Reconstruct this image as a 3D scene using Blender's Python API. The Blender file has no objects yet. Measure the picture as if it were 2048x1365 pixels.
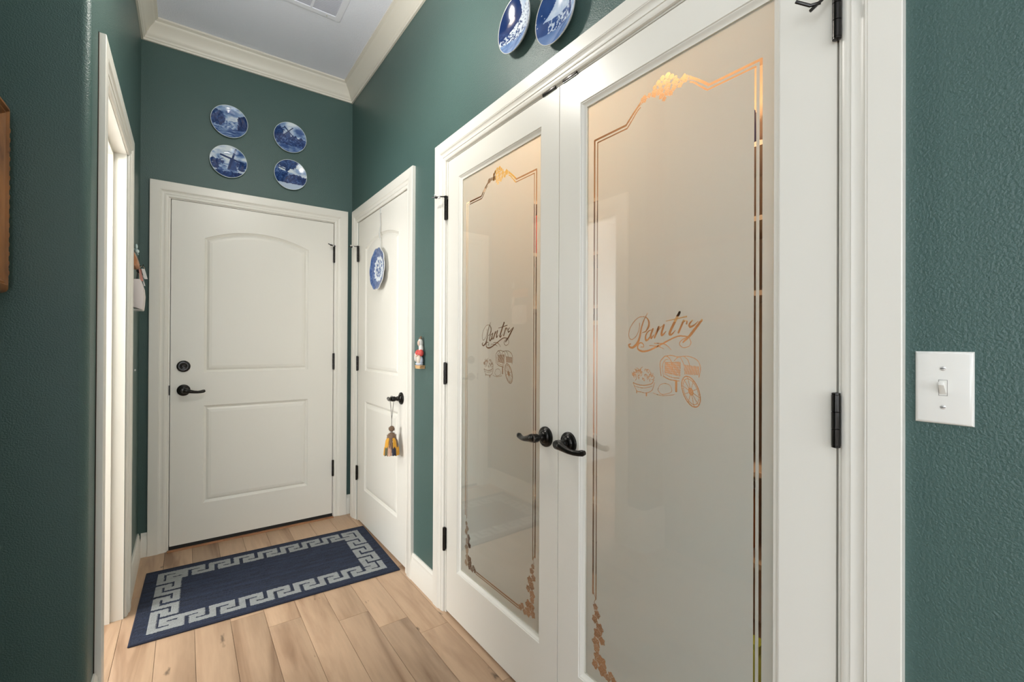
import bpy, bmesh, math, random
import numpy as np
from mathutils import Vector, Matrix
random.seed(7)
C = bpy.context.scene.collection
sc = bpy.context.scene
XR, YB, XL, CEIL = 0.9605, 3.2924, -0.2134, 3.04     # right wall, back wall, left wall, ceiling
H = 1.2201

# ------------------------------------------------------------------ camera, world, lights, exposure
cd = bpy.data.cameras.new('camera'); cam = bpy.data.objects.new('camera', cd); C.objects.link(cam)
cd.sensor_width = 36; cd.lens = 903.18 * 36 / 2048; cd.clip_start = 0.01
yw, pt, rl = [math.radians(a) for a in (35.8559, 0.2142, 0.2651)]
r0 = Vector((math.cos(yw), -math.sin(yw), 0)); f0 = Vector((math.sin(yw), math.cos(yw), 0)); u0 = Vector((0, 0, 1))
fw = f0*math.cos(pt) + u0*math.sin(pt); u2 = -f0*math.sin(pt) + u0*math.cos(pt)
r3 = r0*math.cos(rl) + u2*math.sin(rl); u3 = -r0*math.sin(rl) + u2*math.cos(rl)
m = Matrix((r3, u3, -fw)).transposed().to_4x4(); m.translation = (0, 0, H)
cam.matrix_world = m; sc.camera = cam

w = bpy.data.worlds.new('world'); sc.world = w; w.use_nodes = True
w.node_tree.nodes['Background'].inputs[0].default_value = (0.75, 0.85, 1.0, 1)
w.node_tree.nodes['Background'].inputs[1].default_value = 0.6
sc.view_settings.view_transform = 'Standard'; sc.view_settings.look = 'None'
sc.view_settings.gamma = 1; sc.view_settings.use_curve_mapping = False
sc.view_settings.exposure = 0.0

def lamp(name, kind, loc, energy, color=(1, 1, 1), size=0.1, rot=None, sy=None):
    l = bpy.data.lights.new(name, kind); l.energy = energy; l.color = color
    if kind == 'AREA':
        l.size = size
        if sy: l.shape = 'RECTANGLE'; l.size_y = sy
    else: l.shadow_soft_size = size
    o = bpy.data.objects.new(name, l); C.objects.link(o); o.location = loc
    if rot: o.rotation_euler = rot
    return o
R = math.radians
lamp('hall_lamp_light', 'POINT', (0.36, 1.64, 2.53), 24.5, (1.0, 0.96, 0.90), 0.055)
lamp('west_fill_light', 'AREA', (-3.93, -1.6, 1.5), 34, (0.93, 0.97, 1.0), 2.6, (0, R(-90), 0), 1.9)  # fill light for the hall, set at an added window out of view
lamp('south_fill_light', 'AREA', (-1.1, -3.93, 1.5), 30, (0.95, 0.98, 1.0), 2.6, (R(90), 0, 0), 1.9)  # second fill from behind the viewer, at a window made up for it
lamp('great_room_fill_light', 'POINT', (-0.9, -1.2, 2.70), 11, (1.0, 0.95, 0.87), 0.08)  # added fill lamp behind the viewer, never in view
lamp('left_room_lamp_light', 'POINT', (-0.95, 2.05, 2.15), 22, (1.0, 0.97, 0.93), 0.10)
lamp('side_room_fill_light', 'AREA', (-2.12, 2.25, 1.30), 66, (0.97, 0.98, 1.0), 0.8, (0, R(-90), 0), 1.3)  # added fill to brighten the doorway jamb and head; no window stands here
lamp('pantry_lamp_light', 'POINT', (1.57, 1.15, 2.16), 27, (1.0, 0.74, 0.48), 0.05)

# ------------------------------------------------------------------ materials
def mat(name, col, rough=0.5, metal=0.0, bump=0, bscale=200, bdist=0.002, spec=0.5, var=0, coat=0, coords='geo'):
    m = bpy.data.materials.new(name); m.use_nodes = True; nt = m.node_tree; b = nt.nodes['Principled BSDF']
    b.inputs['Base Color'].default_value = (*col, 1); b.inputs['Roughness'].default_value = rough
    b.inputs['Metallic'].default_value = metal; b.inputs['Specular IOR Level'].default_value = spec
    b.inputs['Coat Weight'].default_value = coat; b.inputs['Coat Roughness'].default_value = 0.05
    g = nt.nodes.new('ShaderNodeNewGeometry')
    if bump:
        n = nt.nodes.new('ShaderNodeTexNoise'); n.inputs['Scale'].default_value = bscale; n.inputs['Detail'].default_value = 2.0
        nt.links.new(g.outputs['Position'], n.inputs['Vector'])
        bp = nt.nodes.new('ShaderNodeBump'); bp.inputs['Strength'].default_value = bump; bp.inputs['Distance'].default_value = bdist
        nt.links.new(n.outputs['Fac'], bp.inputs['Height']); nt.links.new(bp.outputs['Normal'], b.inputs['Normal'])
    if var:
        n2 = nt.nodes.new('ShaderNodeTexNoise'); n2.inputs['Scale'].default_value = 6; n2.inputs['Detail'].default_value = 4
        nt.links.new(g.outputs['Position'], n2.inputs['Vector'])
        mr = nt.nodes.new('ShaderNodeMapRange'); mr.inputs['To Min'].default_value = 1-var; mr.inputs['To Max'].default_value = 1+var
        nt.links.new(n2.outputs['Fac'], mr.inputs['Value'])
        mx = nt.nodes.new('ShaderNodeVectorMath'); mx.operation = 'SCALE'; mx.inputs[0].default_value = col
        nt.links.new(mr.outputs['Result'], mx.inputs['Scale']); nt.links.new(mx.outputs['Vector'], b.inputs['Base Color'])
    return m
M = {}
M['green'] = mat('green_wall_paint', (0.060, 0.114, 0.102), 0.42, bump=0.6, bscale=250, bdist=0.0022, var=0.04)
M['trim'] = mat('cream_trim_paint', (0.80, 0.775, 0.70), 0.34, bump=0.05, bscale=60, bdist=0.001)
M['ceil'] = mat('ceiling_paint', (0.86, 0.90, 1.0), 0.8, bump=0.5, bscale=120, bdist=0.003)
M['crown'] = mat('crown_paint', (0.76, 0.73, 0.64), 0.4)
M['bronze'] = mat('oil_rubbed_bronze', (0.018, 0.016, 0.014), 0.30, 0.85, coat=0.3)
M['black'] = mat('black_rubber', (0.012, 0.011, 0.01), 0.6)
M['rubber'] = mat('white_rubber', (0.75, 0.75, 0.72), 0.6)
M['white_plastic'] = mat('white_plastic', (0.84, 0.825, 0.77), 0.25)
M['steel'] = mat('painted_screw', (0.7, 0.69, 0.66), 0.3, 0.4)
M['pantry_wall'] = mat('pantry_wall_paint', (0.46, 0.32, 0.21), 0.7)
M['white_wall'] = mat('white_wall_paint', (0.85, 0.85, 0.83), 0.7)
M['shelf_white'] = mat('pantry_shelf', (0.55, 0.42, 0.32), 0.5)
M['lampglass'] = mat('lamp_glass', (0.9, 0.9, 0.85), 0.3)
def emit(name, col, s):
    m = mat(name, col, 0.4); b = m.node_tree.nodes['Principled BSDF']
    b.inputs['Emission Color'].default_value = (*col, 1); b.inputs['Emission Strength'].default_value = s; return m
M['lit'] = emit('lit_lamp_dome', (1, 0.90, 0.78), 0.8)
M['lit_warm'] = emit('lit_pantry_dome', (1, 0.88, 0.7), 22)
M['fill_glow'] = emit('fill_window_glow', (0.85, 0.93, 1.0), 3)  # glow for the added windows out of view

def attr_mat(name, rough=0.2, bump=0, bscale=300, coat=0, bdist=0.001, sheen=0):
    m = mat(name, (1, 1, 1), rough, bump=bump, bscale=bscale, bdist=bdist, coat=coat)
    nt = m.node_tree; a = nt.nodes.new('ShaderNodeVertexColor'); a.layer_name = 'print'
    nt.links.new(a.outputs['Color'], nt.nodes['Principled BSDF'].inputs['Base Color'])
    if sheen: nt.nodes['Principled BSDF'].inputs['Sheen Weight'].default_value = sheen
    return m
M['glaze'] = attr_mat('glazed_painted_ceramic', 0.10, coat=0.15)
M['pile'] = attr_mat('woven_rug_pile', 0.95, bump=1.0, bscale=420, bdist=0.004)

def wood(name, light, dark, scale=1.0, objrand=True, rough=0.4, grain=(9, 0.9, 9)):
    m = bpy.data.materials.new(name); m.use_nodes = True; nt = m.node_tree; b = nt.nodes['Principled BSDF']; L = nt.links.new
    g = nt.nodes.new('ShaderNodeNewGeometry'); oi = nt.nodes.new('ShaderNodeObjectInfo')
    off = nt.nodes.new('ShaderNodeVectorMath'); off.operation = 'SCALE'; off.inputs[0].default_value = (31, 57, 13)
    L(oi.outputs['Random'], off.inputs['Scale'])
    add = nt.nodes.new('ShaderNodeVectorMath'); L(g.outputs['Position'], add.inputs[0]); L(off.outputs[0], add.inputs[1])
    mp = nt.nodes.new('ShaderNodeMapping'); mp.inputs['Scale'].default_value = tuple(v*scale for v in grain); L(add.outputs[0], mp.inputs['Vector'])
    n1 = nt.nodes.new('ShaderNodeTexNoise'); n1.inputs['Scale'].default_value = 1.0; n1.inputs['Detail'].default_value = 6; n1.inputs['Distortion'].default_value = 1.2
    L(mp.outputs[0], n1.inputs['Vector'])
    n2 = nt.nodes.new('ShaderNodeTexNoise'); n2.inputs['Scale'].default_value = 9; n2.inputs['Detail'].default_value = 4
    L(mp.outputs[0], n2.inputs['Vector'])
    cr = nt.nodes.new('ShaderNodeValToRGB'); e = cr.color_ramp.elements
    e[0].position = 0.30; e[0].color = (*dark, 1); e[1].position = 0.56; e[1].color = (*light, 1)
    x = cr.color_ramp.elements.new(0.42); x.color = tuple(0.35*dark[i]+0.65*light[i] for i in range(3)) + (1,)
    L(n1.outputs['Fac'], cr.inputs['Fac'])
    mr = nt.nodes.new('ShaderNodeMapRange'); mr.inputs['To Min'].default_value = 0.86; mr.inputs['To Max'].default_value = 1.12; L(n2.outputs['Fac'], mr.inputs['Value'])
    mr2 = nt.nodes.new('ShaderNodeMapRange'); mr2.inputs['To Min'].default_value = 0.82; mr2.inputs['To Max'].default_value = 1.1; L(oi.outputs['Random'], mr2.inputs['Value'])
    mm = nt.nodes.new('ShaderNodeMath'); mm.operation = 'MULTIPLY'; L(mr.outputs[0], mm.inputs[0]); L(mr2.outputs[0], mm.inputs[1])
    sc_ = nt.nodes.new('ShaderNodeVectorMath'); sc_.operation = 'SCALE'; L(cr.outputs['Color'], sc_.inputs[0]); L(mm.outputs[0], sc_.inputs['Scale'])
    L(sc_.outputs[0], b.inputs['Base Color'])
    # small dark knots and checks
    mp2 = nt.nodes.new('ShaderNodeMapping'); mp2.inputs['Scale'].default_value = (9, 3.2, 9); L(add.outputs[0], mp2.inputs['Vector'])
    vo = nt.nodes.new('ShaderNodeTexVoronoi'); vo.inputs['Scale'].default_value = 1.0
    nd = nt.nodes.new('ShaderNodeTexNoise'); nd.inputs['Scale'].default_value = 4; L(mp2.outputs[0], nd.inputs['Vector'])
    av = nt.nodes.new('ShaderNodeVectorMath'); av.operation = 'MULTIPLY_ADD'; av.inputs[1].default_value = (.5, .5, .5); L(nd.outputs['Color'], av.inputs[0]); L(mp2.outputs[0], av.inputs[2])
    L(av.outputs[0], vo.inputs['Vector'])
    kr = nt.nodes.new('ShaderNodeMapRange'); kr.inputs['From Min'].default_value = 0.04; kr.inputs['From Max'].default_value = 0.11; kr.inputs['To Min'].default_value = 0.35; kr.inputs['To Max'].default_value = 1
    L(vo.outputs['Distance'], kr.inputs['Value'])
    sc2 = nt.nodes.new('ShaderNodeVectorMath'); sc2.operation = 'SCALE'; L(sc_.outputs[0], sc2.inputs[0]); L(kr.outputs[0], sc2.inputs['Scale'])
    L(sc2.outputs[0], b.inputs['Base Color'])
    b.inputs['Roughness'].default_value = rough
    bp = nt.nodes.new('ShaderNodeBump'); bp.inputs['Strength'].default_value = 0.12; bp.inputs['Distance'].default_value = 0.001
    L(n2.outputs['Fac'], bp.inputs['Height']); L(bp.outputs[0], b.inputs['Normal'])
    return m
M['maple'] = wood('maple_floor_plank', (0.52, 0.350, 0.225), (0.27, 0.155, 0.088), rough=0.42)
M['threshold'] = wood('threshold_wood', (0.40, 0.19, 0.09), (0.28, 0.12, 0.05))
M['frame_wood'] = wood('carved_walnut_frame', (0.30, 0.125, 0.035), (0.07, 0.025, 0.01), 6, rough=0.3, grain=(3, 1, .6))
M['rack_wood'] = wood('orange_rack_wood', (0.55, 0.22, 0.08), (0.35, 0.12, 0.04), 2)
M['floorseam'] = mat('floor_seam', (0.10, 0.055, 0.03), 0.8)

def glass_clear():
    m = bpy.data.materials.new('clear_pane_glass'); m.use_nodes = True; nt = m.node_tree; nt.nodes.clear(); L = nt.links.new
    o = nt.nodes.new('ShaderNodeOutputMaterial'); fr = nt.nodes.new('ShaderNodeFresnel'); fr.inputs['IOR'].default_value = 1.5
    t = nt.nodes.new('ShaderNodeBsdfTransparent'); t.inputs[0].default_value = (0.97, 0.98, 0.97, 1)
    g = nt.nodes.new('ShaderNodeBsdfGlossy'); g.inputs['Roughness'].default_value = 0.03
    x = nt.nodes.new('ShaderNodeMixShader'); gm = nt.nodes.new('ShaderNodeNewGeometry'); iv = nt.nodes.new('ShaderNodeMath'); iv.operation = 'SUBTRACT'; iv.inputs[0].default_value = 1; L(gm.outputs['Backfacing'], iv.inputs[1])
    mu = nt.nodes.new('ShaderNodeMath'); mu.operation = 'MULTIPLY'; L(fr.outputs[0], mu.inputs[0]); L(iv.outputs[0], mu.inputs[1]); m2 = nt.nodes.new('ShaderNodeMath'); m2.operation = 'MULTIPLY'; m2.inputs[1].default_value = 1.9; m2.use_clamp = True; L(mu.outputs[0], m2.inputs[0])
    L(m2.outputs[0], x.inputs[0]); L(t.outputs[0], x.inputs[1]); L(g.outputs[0], x.inputs[2]); L(x.outputs[0], o.inputs[0])
    return m
M['glass'] = glass_clear()
def frost():
    m = bpy.data.materials.new('frosted_etch'); m.use_nodes = True; nt = m.node_tree; nt.nodes.clear(); L = nt.links.new
    o = nt.nodes.new('ShaderNodeOutputMaterial')
    d = nt.nodes.new('ShaderNodeBsdfDiffuse'); d.inputs[0].default_value = (0.70, 0.76, 0.73, 1)
    t = nt.nodes.new('ShaderNodeBsdfTranslucent'); t.inputs[0].default_value = (0.95, 0.85, 0.73, 1)
    x = nt.nodes.new('ShaderNodeMixShader'); x.inputs[0].default_value = 0.38
    L(d.outputs[0], x.inputs[1]); L(t.outputs[0], x.inputs[2]); L(x.outputs[0], o.inputs[0]); return m
M['frost'] = frost()

# ------------------------------------------------------------------ mesh helpers (everything is laid out in world metres)
def worldloc(o):
    v = Vector((0, 0, 0))
    while o is not None: v += o.location; o = o.parent
    return v
def tag(o, label=None, cat=None, group=None, kind=None):
    if label: o['label'] = label
    if cat: o['category'] = cat
    if group: o['group'] = group
    if kind: o['kind'] = kind
    return o
def empty(name, loc=(0, 0, 0), **k):
    o = bpy.data.objects.new(name, None); o.empty_display_size = 0.05; C.objects.link(o); o.location = loc; return tag(o, **k)
class MB:
    def __init__(s): s.v = []; s.f = []; s.sm = []
    def add(s, vs, fs, smooth=False):
        n = len(s.v); s.v += [tuple(p) for p in vs]; s.f += [tuple(n+i for i in f) for f in fs]; s.sm += [smooth]*len(fs); return s
    def box(s, x0, x1, y0, y1, z0, z1):
        vs = [(x, y, z) for x in (x0, x1) for y in (y0, y1) for z in (z0, z1)]
        return s.add(vs, [(0, 1, 3, 2), (4, 6, 7, 5), (0, 4, 5, 1), (2, 3, 7, 6), (0, 2, 6, 4), (1, 5, 7, 3)])
    def loft(s, rings, closed=True, caps=True, smooth=True):
        n = len(rings[0]); vs = [p for r in rings for p in r]; fs = []
        for i in range(len(rings)-1):
            for j in range(n if closed else n-1):
                k = (j+1) % n; fs.append((i*n+j, i*n+k, (i+1)*n+k, (i+1)*n+j))
        s.add(vs, fs, smooth)
        if caps and closed:
            s.add(rings[0], [tuple(range(n))]); s.add(rings[-1], [tuple(range(n))])
        return s
    def tube(s, pts, rad, n=12, caps=True, flat=None):
        pts = [Vector(p) for p in pts]
        if not isinstance(rad, (list, tuple)): rad = [rad]*len(pts)
        rings = []; up = None
        for i, p in enumerate(pts):
            d = (pts[min(i+1, len(pts)-1)] - pts[max(i-1, 0)]).normalized()
            if up is None: up = Vector((0, 0, 1)) if abs(d.z) < 0.9 else Vector((1, 0, 0))
            a = d.cross(up).normalized(); b = a.cross(d).normalized(); up = b
            ra = rad[i]; rb = ra*(flat if flat else 1)
            rings.append([p + a*ra*math.cos(t*2*math.pi/n) + b*rb*math.sin(t*2*math.pi/n) for t in range(n)])
        return s.loft(rings, True, caps)
    def lathe(s, prof, origin, axis, n=32):      # prof: (radius, distance along axis)
        o = Vector(origin); ax = Vector(axis).normalized(); a = ax.orthogonal().normalized(); b = ax.cross(a)
        rings = [[o + ax*h + a*(r*math.cos(2*math.pi*t/n)) + b*(r*math.sin(2*math.pi*t/n)) for t in range(n)] for r, h in prof]
        return s.loft(rings, True, True)
    def ell(s, c, r, nu=16, nv=10, rot=None):
        c = Vector(c); rings = []
        for i in range(nv+1):
            ph = math.pi*(i/nv) ; rr = max(math.sin(ph), 0.02)
            ring = []
            for j in range(nu):
                th = 2*math.pi*j/nu; v = Vector((r[0]*rr*math.cos(th), r[1]*rr*math.sin(th), r[2]*math.cos(ph)))
                if rot: v = rot @ v
                ring.append(c+v)
            rings.append(ring)
        return s.loft(rings, True, True)
    def build(s, name, material, parent=None, bevel=0, recalc=True, **k):
        me = bpy.data.meshes.new(name); o = bpy.data.objects.new(name, me); C.objects.link(o)
        off = worldloc(parent) if parent is not None else Vector((0, 0, 0))
        if parent is None:
            xs = np.array(s.v); base = Vector(((xs[:, 0].min()+xs[:, 0].max())/2, (xs[:, 1].min()+xs[:, 1].max())/2, xs[:, 2].min()))
            off = base; o.location = base
        else: o.parent = parent
        me.from_pydata([tuple(Vector(p)-off) for p in s.v], [], s.f); me.polygons.foreach_set('use_smooth', s.sm)
        if recalc:
            b = bmesh.new(); b.from_mesh(me); bmesh.ops.remove_doubles(b, verts=b.verts, dist=1e-6); bmesh.ops.recalc_face_normals(b, faces=b.faces)
            if bevel: bmesh.ops.bevel(b, geom=[e for e in b.edges if e.is_manifold and len(e.link_faces) == 2 and e.calc_face_angle(0) > 0.9], offset=bevel, segments=2, profile=0.6, affect='EDGES')
            b.to_mesh(me); b.free()
        me.materials.append(material); me.polygons.foreach_set('use_smooth', [True]*len(me.polygons)); me.set_sharp_from_angle(angle=math.radians(18 if bevel else 36)); me.update(); return tag(o, **k)
def struct(name, mb, m, bevel=0): return mb.build(name, m, None, bevel, kind='structure')
# wall frames: (s along wall, t out of the wall into the hall, z)
def BW(s, t, z): return (s, YB - t, z)
def RW(s, t, z): return (XR - t, s, z)
def LW(s, t, z): return (XL + t, s, z)
def fbox(mb, F, s0, s1, t0, t1, z0, z1):
    a = F(s0, t0, z0); b = F(s1, t1, z1)
    return mb.box(min(a[0], b[0]), max(a[0], b[0]), min(a[1], b[1]), max(a[1], b[1]), z0, z1)

# ------------------------------------------------------------------ floor
FX0 = 0.038 - 0.128*9
fl = MB(); fl.box(-4.2, 2.3, -4.2, 3.45, -0.10, -0.0125)
floor = struct('floor', fl, M['floorseam'])
o = MB().box(-4.2, FX0-0.0005, -4.2, 3.45, -0.0125, 0).box(FX0, XR, -4.2, 0.2, -0.0125, 0).box(XR+.036, 2.3, -4.2, 3.45, -0.0125, 0).build('floor_beyond', M['maple'], floor)
known = {4: 2.043, 6: 1.76, 2: 2.17, 1: 2.31, 3: 1.36, 5: 2.62}
for k in range(-9, 8):
    x0 = 0.038 + 0.128*k; x1 = min(x0 + 0.128, XR+.036)
    ys = [0.2]; j = known.get(k, 0.9 + 1.4*random.random())
    cuts = [j]
    while cuts[0] > 0.9: cuts.insert(0, cuts[0] - random.uniform(0.7, 1.3))
    while cuts[-1] < 2.5: cuts.append(cuts[-1] + random.uniform(0.6, 1.3))
    ys += [c for c in cuts if 0.35 < c < 3.2] + [YB+.03]
    for a, b_ in zip(ys[:-1], ys[1:]):
        MB().box(x0+.0006, x1-.0006, a+.0006, b_-.0006, -0.0125, 0).build('plank', M['maple'], floor, bevel=0.0007)

# ------------------------------------------------------------------ walls
T = 0.115
def wall_openings(name, F, s0, s1, z1, ops, material=M['green'], depth=T):
    mb = MB(); cur = s0
    for (a, b_, zz) in sorted(ops):
        fbox(mb, F, cur, a, -depth, 0, 0, z1); fbox(mb, F, a, b_, -depth, 0, zz, z1); cur = b_
    fbox(mb, F, cur, s1, -depth, 0, 0, z1)
    return struct(name, mb, material)
wall_openings('wall_back', BW, XL-T, XR+T, CEIL, [(-0.092, 0.856, 2.068)])
wall_openings('wall_right', RW, -4.1, YB, CEIL, [(2.272, 3.138, 2.058), (0.302, 1.847, 2.058)])
YRET, XP = 1.672, -0.390
# left wall with the bullnose corner where it turns away beside the doorway
mb = MB()
r = 0.022; cx, cy = XL - r, YRET + r
prof = [(XL, 1.88), (XL, cy)] + [(cx + r*math.cos(a), cy - r*math.sin(a)) for a in [math.pi/2*i/8 for i in range(1, 9)]] + [(XP-.05, YRET), (XP-.05, 1.80), (XL-T, 1.80), (XL-T, 1.88)]
mb.loft([[(x, y, 0) for x, y in prof], [(x, y, CEIL) for x, y in prof]], smooth=False)
mb.sm = [True]*len(mb.sm)
wl = struct('wall_left', mb, M['green'])
mb = MB().box(XL-T, XL, 1.88, 2.606, 2.058, CEIL).box(XL-T, XL, 2.606, YB, 0, CEIL)
struct('wall_left_far', mb, M['green'])
struct('wall_picture', MB().box(XP-.12, XP, 0.2, YRET, 0, CEIL), M['green'])
struct('wall_great_north', MB().box(-4.1, XP-.05, YRET, 1.80, 0, CEIL), M['white_wall'])
# unseen rest of the house, with windows added as light sources
def window_wall(name, F, s0, s1, ws0, ws1, wz0, wz1):
    mb = MB(); 
    for q in ((s0, ws0, 0, CEIL), (ws1, s1, 0, CEIL), (ws0, ws1, 0, wz0), (ws0, ws1, wz1, CEIL)): fbox(mb, F, q[0], q[1], -T, 0, q[2], q[3])
    return struct(name, mb, M['white_wall'])
window_wall('wall_west', lambda s, t, z: (-4.0+t, s, z), -4.1, YRET, -3.0, -0.2, 0.5, 2.5)
window_wall('wall_south', lambda s, t, z: (s, -4.0+t, z), -4.0, XR, -2.5, 0.3, 0.5, 2.5)
struct('fill_window_1', MB().box(-4.09, -4.07, -3.0, -0.2, 0.5, 2.5), M['fill_glow'])  # unseen glowing pane, added behind the west fill light
struct('fill_window_2', MB().box(-2.5, 0.3, -4.09, -4.07, 0.5, 2.5), M['fill_glow'])  # same added glow behind the south fill light
struct('ceiling', MB().box(-4.15, XR+T+.05, -4.15, YB+.15, CEIL, CEIL+.08), M['ceil'])
# left room shell
struct('wall_left_room', MB().box(-2.3, -2.2, 1.80, YB+.12, 0, 2.5).box(-2.2, XL-T, YB, YB+.12, 0, 2.5).box(-2.3, XL-T, 1.80, YB+.12, 2.5, 2.56), M['white_wall'])
# garage side and closet back
struct('wall_garage', MB().box(XL-T, 1.2, YB+.2, YB+.24, 0, 2.6), M['white_wall'])
struct('wall_closet', MB().box(1.55, 1.6, 2.18, YB, 0, 2.5).box(XR+T, 1.6, YB-.02, YB, 0, 2.5), M['white_wall'])
# pantry shell
PX, PY0, PY1 = 2.05, -0.1, 2.13
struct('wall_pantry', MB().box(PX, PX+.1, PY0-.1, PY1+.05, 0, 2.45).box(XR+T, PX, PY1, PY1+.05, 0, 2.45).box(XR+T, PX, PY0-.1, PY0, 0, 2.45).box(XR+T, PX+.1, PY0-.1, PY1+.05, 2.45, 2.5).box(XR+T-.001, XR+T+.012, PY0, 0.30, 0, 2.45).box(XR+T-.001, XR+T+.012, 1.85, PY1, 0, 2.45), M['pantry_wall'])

# ------------------------------------------------------------------ crown moulding
CP = 0.078; CZ = 2.926
cprof = [(0, CZ), (0.010, CZ), (0.012, CZ+.010), (0.016, CZ+.013), (0.018, CZ+.020), (0.022, CZ+.024), (0.028, CZ+.040), (0.040, CZ+.062), (0.056, CZ+.082), (0.062, CZ+.088), (0.064, CZ+.096), (0.070, CZ+.100), (CP, CZ+.104), (CP, CEIL-.0005), (0, CEIL-.0005)]
def crown(name, ringsfn, ends):
    mb = MB(); mb.loft([[ringsfn(e, d, z) for d, z in cprof] for e in ends], smooth=False); return struct(name, mb, M['crown'])
crown('trim_crown_back', lambda e, d, z: ((XL+d if e == 0 else XR-d), YB-d, z), (0, 1))
crown('trim_crown_right', lambda e, d, z: (XR-d, (YB-d if e == 0 else -3.9), z), (0, 1))
crown('trim_crown_left', lambda e, d, z: (XL+d, (YB-d if e == 0 else YRET), z), (0, 1))

# ------------------------------------------------------------------ baseboards
def bprof(h): return [(0, 0), (.015, 0), (.015, h-.045), (.0135, h-.040), (.0135, h-.036), (.0115, h-.030), (.010, h-.018), (.0105, h-.014), (.008, h-.010), (.006, h), (0, h)]
def baseboard(name, F, s0, s1, h=.134):
    mb = MB(); mb.loft([[F(s, t, z) for t, z in bprof(h)] for s in (s0, s1)], smooth=False); return struct(name, mb, M['trim'])
baseboard('baseboard_back', BW, XL+.015, -.1705); baseboard('baseboard_back_right', BW, .9290, XR)
baseboard('baseboard_left', LW, 2.7045, YB); baseboard('baseboard_right', RW, 1.9305, 2.1895)
baseboard('baseboard_right_near', RW, -3.9, .2225)
mb = MB(); rings = []
path = [((XP, YRET), (0, -1)), ((cx, YRET), (0, -1))] + [((cx + r*math.sin(a), cy - r*math.cos(a)), (math.sin(a), -math.cos(a))) for a in [math.pi/2*i/6 for i in range(1, 7)]] + [((XL, 1.7895), (1, 0))]
for (px, py), (nx, ny) in path: rings.append([(px+nx*t, py+ny*t, z) for t, z in bprof(.245)])
mb.loft(rings, smooth=False); struct('baseboard_corner', mb, M['trim'])

# ------------------------------------------------------------------ casings, jambs, doors
KP = [(0, 0), (0, .0165), (.0015, .018), (.046, .018), (.048, .0165), (.050, .0168), (.0515, .0150), (.056, .0125), (.063, .0115), (.069, .0128), (.0715, .0130), (.0725, .0105), (.077, .0108), (.082, .0098), (.0865, .0075), (.088, .004), (.088, 0)]
def casing(root, F, a0, a1, zt, w=.088):
    k = w/.088
    P_ = [(d*k, t) for d, t in KP]
    for side, a, sg in (('l', a0, 1), ('r', a1, -1)):
        MB().loft([[F(a+sg*d, t, 0) for d, t in P_], [F(a+sg*d, t, zt-d) for d, t in P_]], smooth=False).build('casing_leg', M['trim'], root)
    MB().loft([[F(a0+d, t, zt-d) for d, t in P_], [F(a1-d, t, zt-d) for d, t in P_]], smooth=False).build('casing_head', M['trim'], root)
def jamb(root, F, j0, j1, jz, stop=True, depth=T, tk=.015, st0=-.040):
    fbox(MB(), F, j0-tk, j0, -depth, -.0005, 0, jz+tk).build('jamb', M['trim'], root)
    fbox(MB(), F, j1, j1+tk, -depth, -.0005, 0, jz+tk).build('jamb', M['trim'], root)
    fbox(MB(), F, j0, j1, -depth, -.0005, jz, jz+tk).build('head_jamb', M['trim'], root)
    if stop:
        mb = MB(); fbox(mb, F, j0, j0+.011, st0-.035, st0, 0, jz); fbox(mb, F, j1-.011, j1, st0-.035, st0, 0, jz); fbox(mb, F, j0+.011, j1-.011, st0-.035, st0, jz-.011, jz)
        mb.build('stop_bead', M['trim'], root)

def arch_outline(x0, x1, z0, z1, sag, ins):
    a, b_, lo = x0+ins, x1-ins, z0+ins
    if sag <= 0: return [(a, lo), (b_, lo), (b_, z1-ins), (a, z1-ins)]
    hw = (x1-x0)/2; Rr = (hw*hw+sag*sag)/(2*sag); xc = (x0+x1)/2; zc = z1+sag-Rr; rr = Rr-ins
    pts = [(a, lo), (b_, lo)]
    for i in range(25):
        x = b_ + (a-b_)*i/24; pts.append((x, zc+math.sqrt(max(rr*rr-(x-xc)**2, 0))))
    return pts
def panel_leaf(root, F, s0, s1, z0, z1, panels, th=.035):
    bm = bmesh.new()
    def P(s, t, z): return bm.verts.new(Vector(F(s, t, z)) - worldloc(root))
    outer = [P(s, 0, z) for s, z in ((s0, z0), (s1, z0), (s1, z1), (s0, z1))]
    edges = [bm.edges.new((outer[i], outer[(i+1) % 4])) for i in range(4)]
    prof = [(0, 0), (.002, -.0030), (.005, -.0055), (.010, -.0080), (.0135, -.0105), (.0150, -.0110), (.0165, -.0085), (.026, -.0040), (.040, -.0020)]
    for (a, b_, lo, hi, sag) in panels:
        prev = None
        for ins, dp in prof:
            ring = [P(x, dp, z) for x, z in arch_outline(a, b_, lo, hi, sag, ins)]
            n = len(ring)
            if prev is None: edges += [bm.edges.new((ring[i], ring[(i+1) % n])) for i in range(n)]
            else:
                for i in range(n): bm.faces.new((prev[i], prev[(i+1) % n], ring[(i+1) % n], ring[i]))
            prev = ring
        bm.faces.new(prev)
    bmesh.ops.triangle_fill(bm, use_beauty=True, use_dissolve=False, edges=edges)
    back = [P(s, -th, z) for s, z in ((s0, z0), (s1, z0), (s1, z1), (s0, z1))]
    for i in range(4): bm.faces.new((outer[i], outer[(i+1) % 4], back[(i+1) % 4], back[i]))
    bm.faces.new(back)
    bmesh.ops.recalc_face_normals(bm, faces=bm.faces)
    me = bpy.data.meshes.new('door_leaf'); bm.to_mesh(me); bm.free(); me.materials.append(M['trim'])
    o = bpy.data.objects.new('door_leaf', me); C.objects.link(o); o.parent = root; return o

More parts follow.
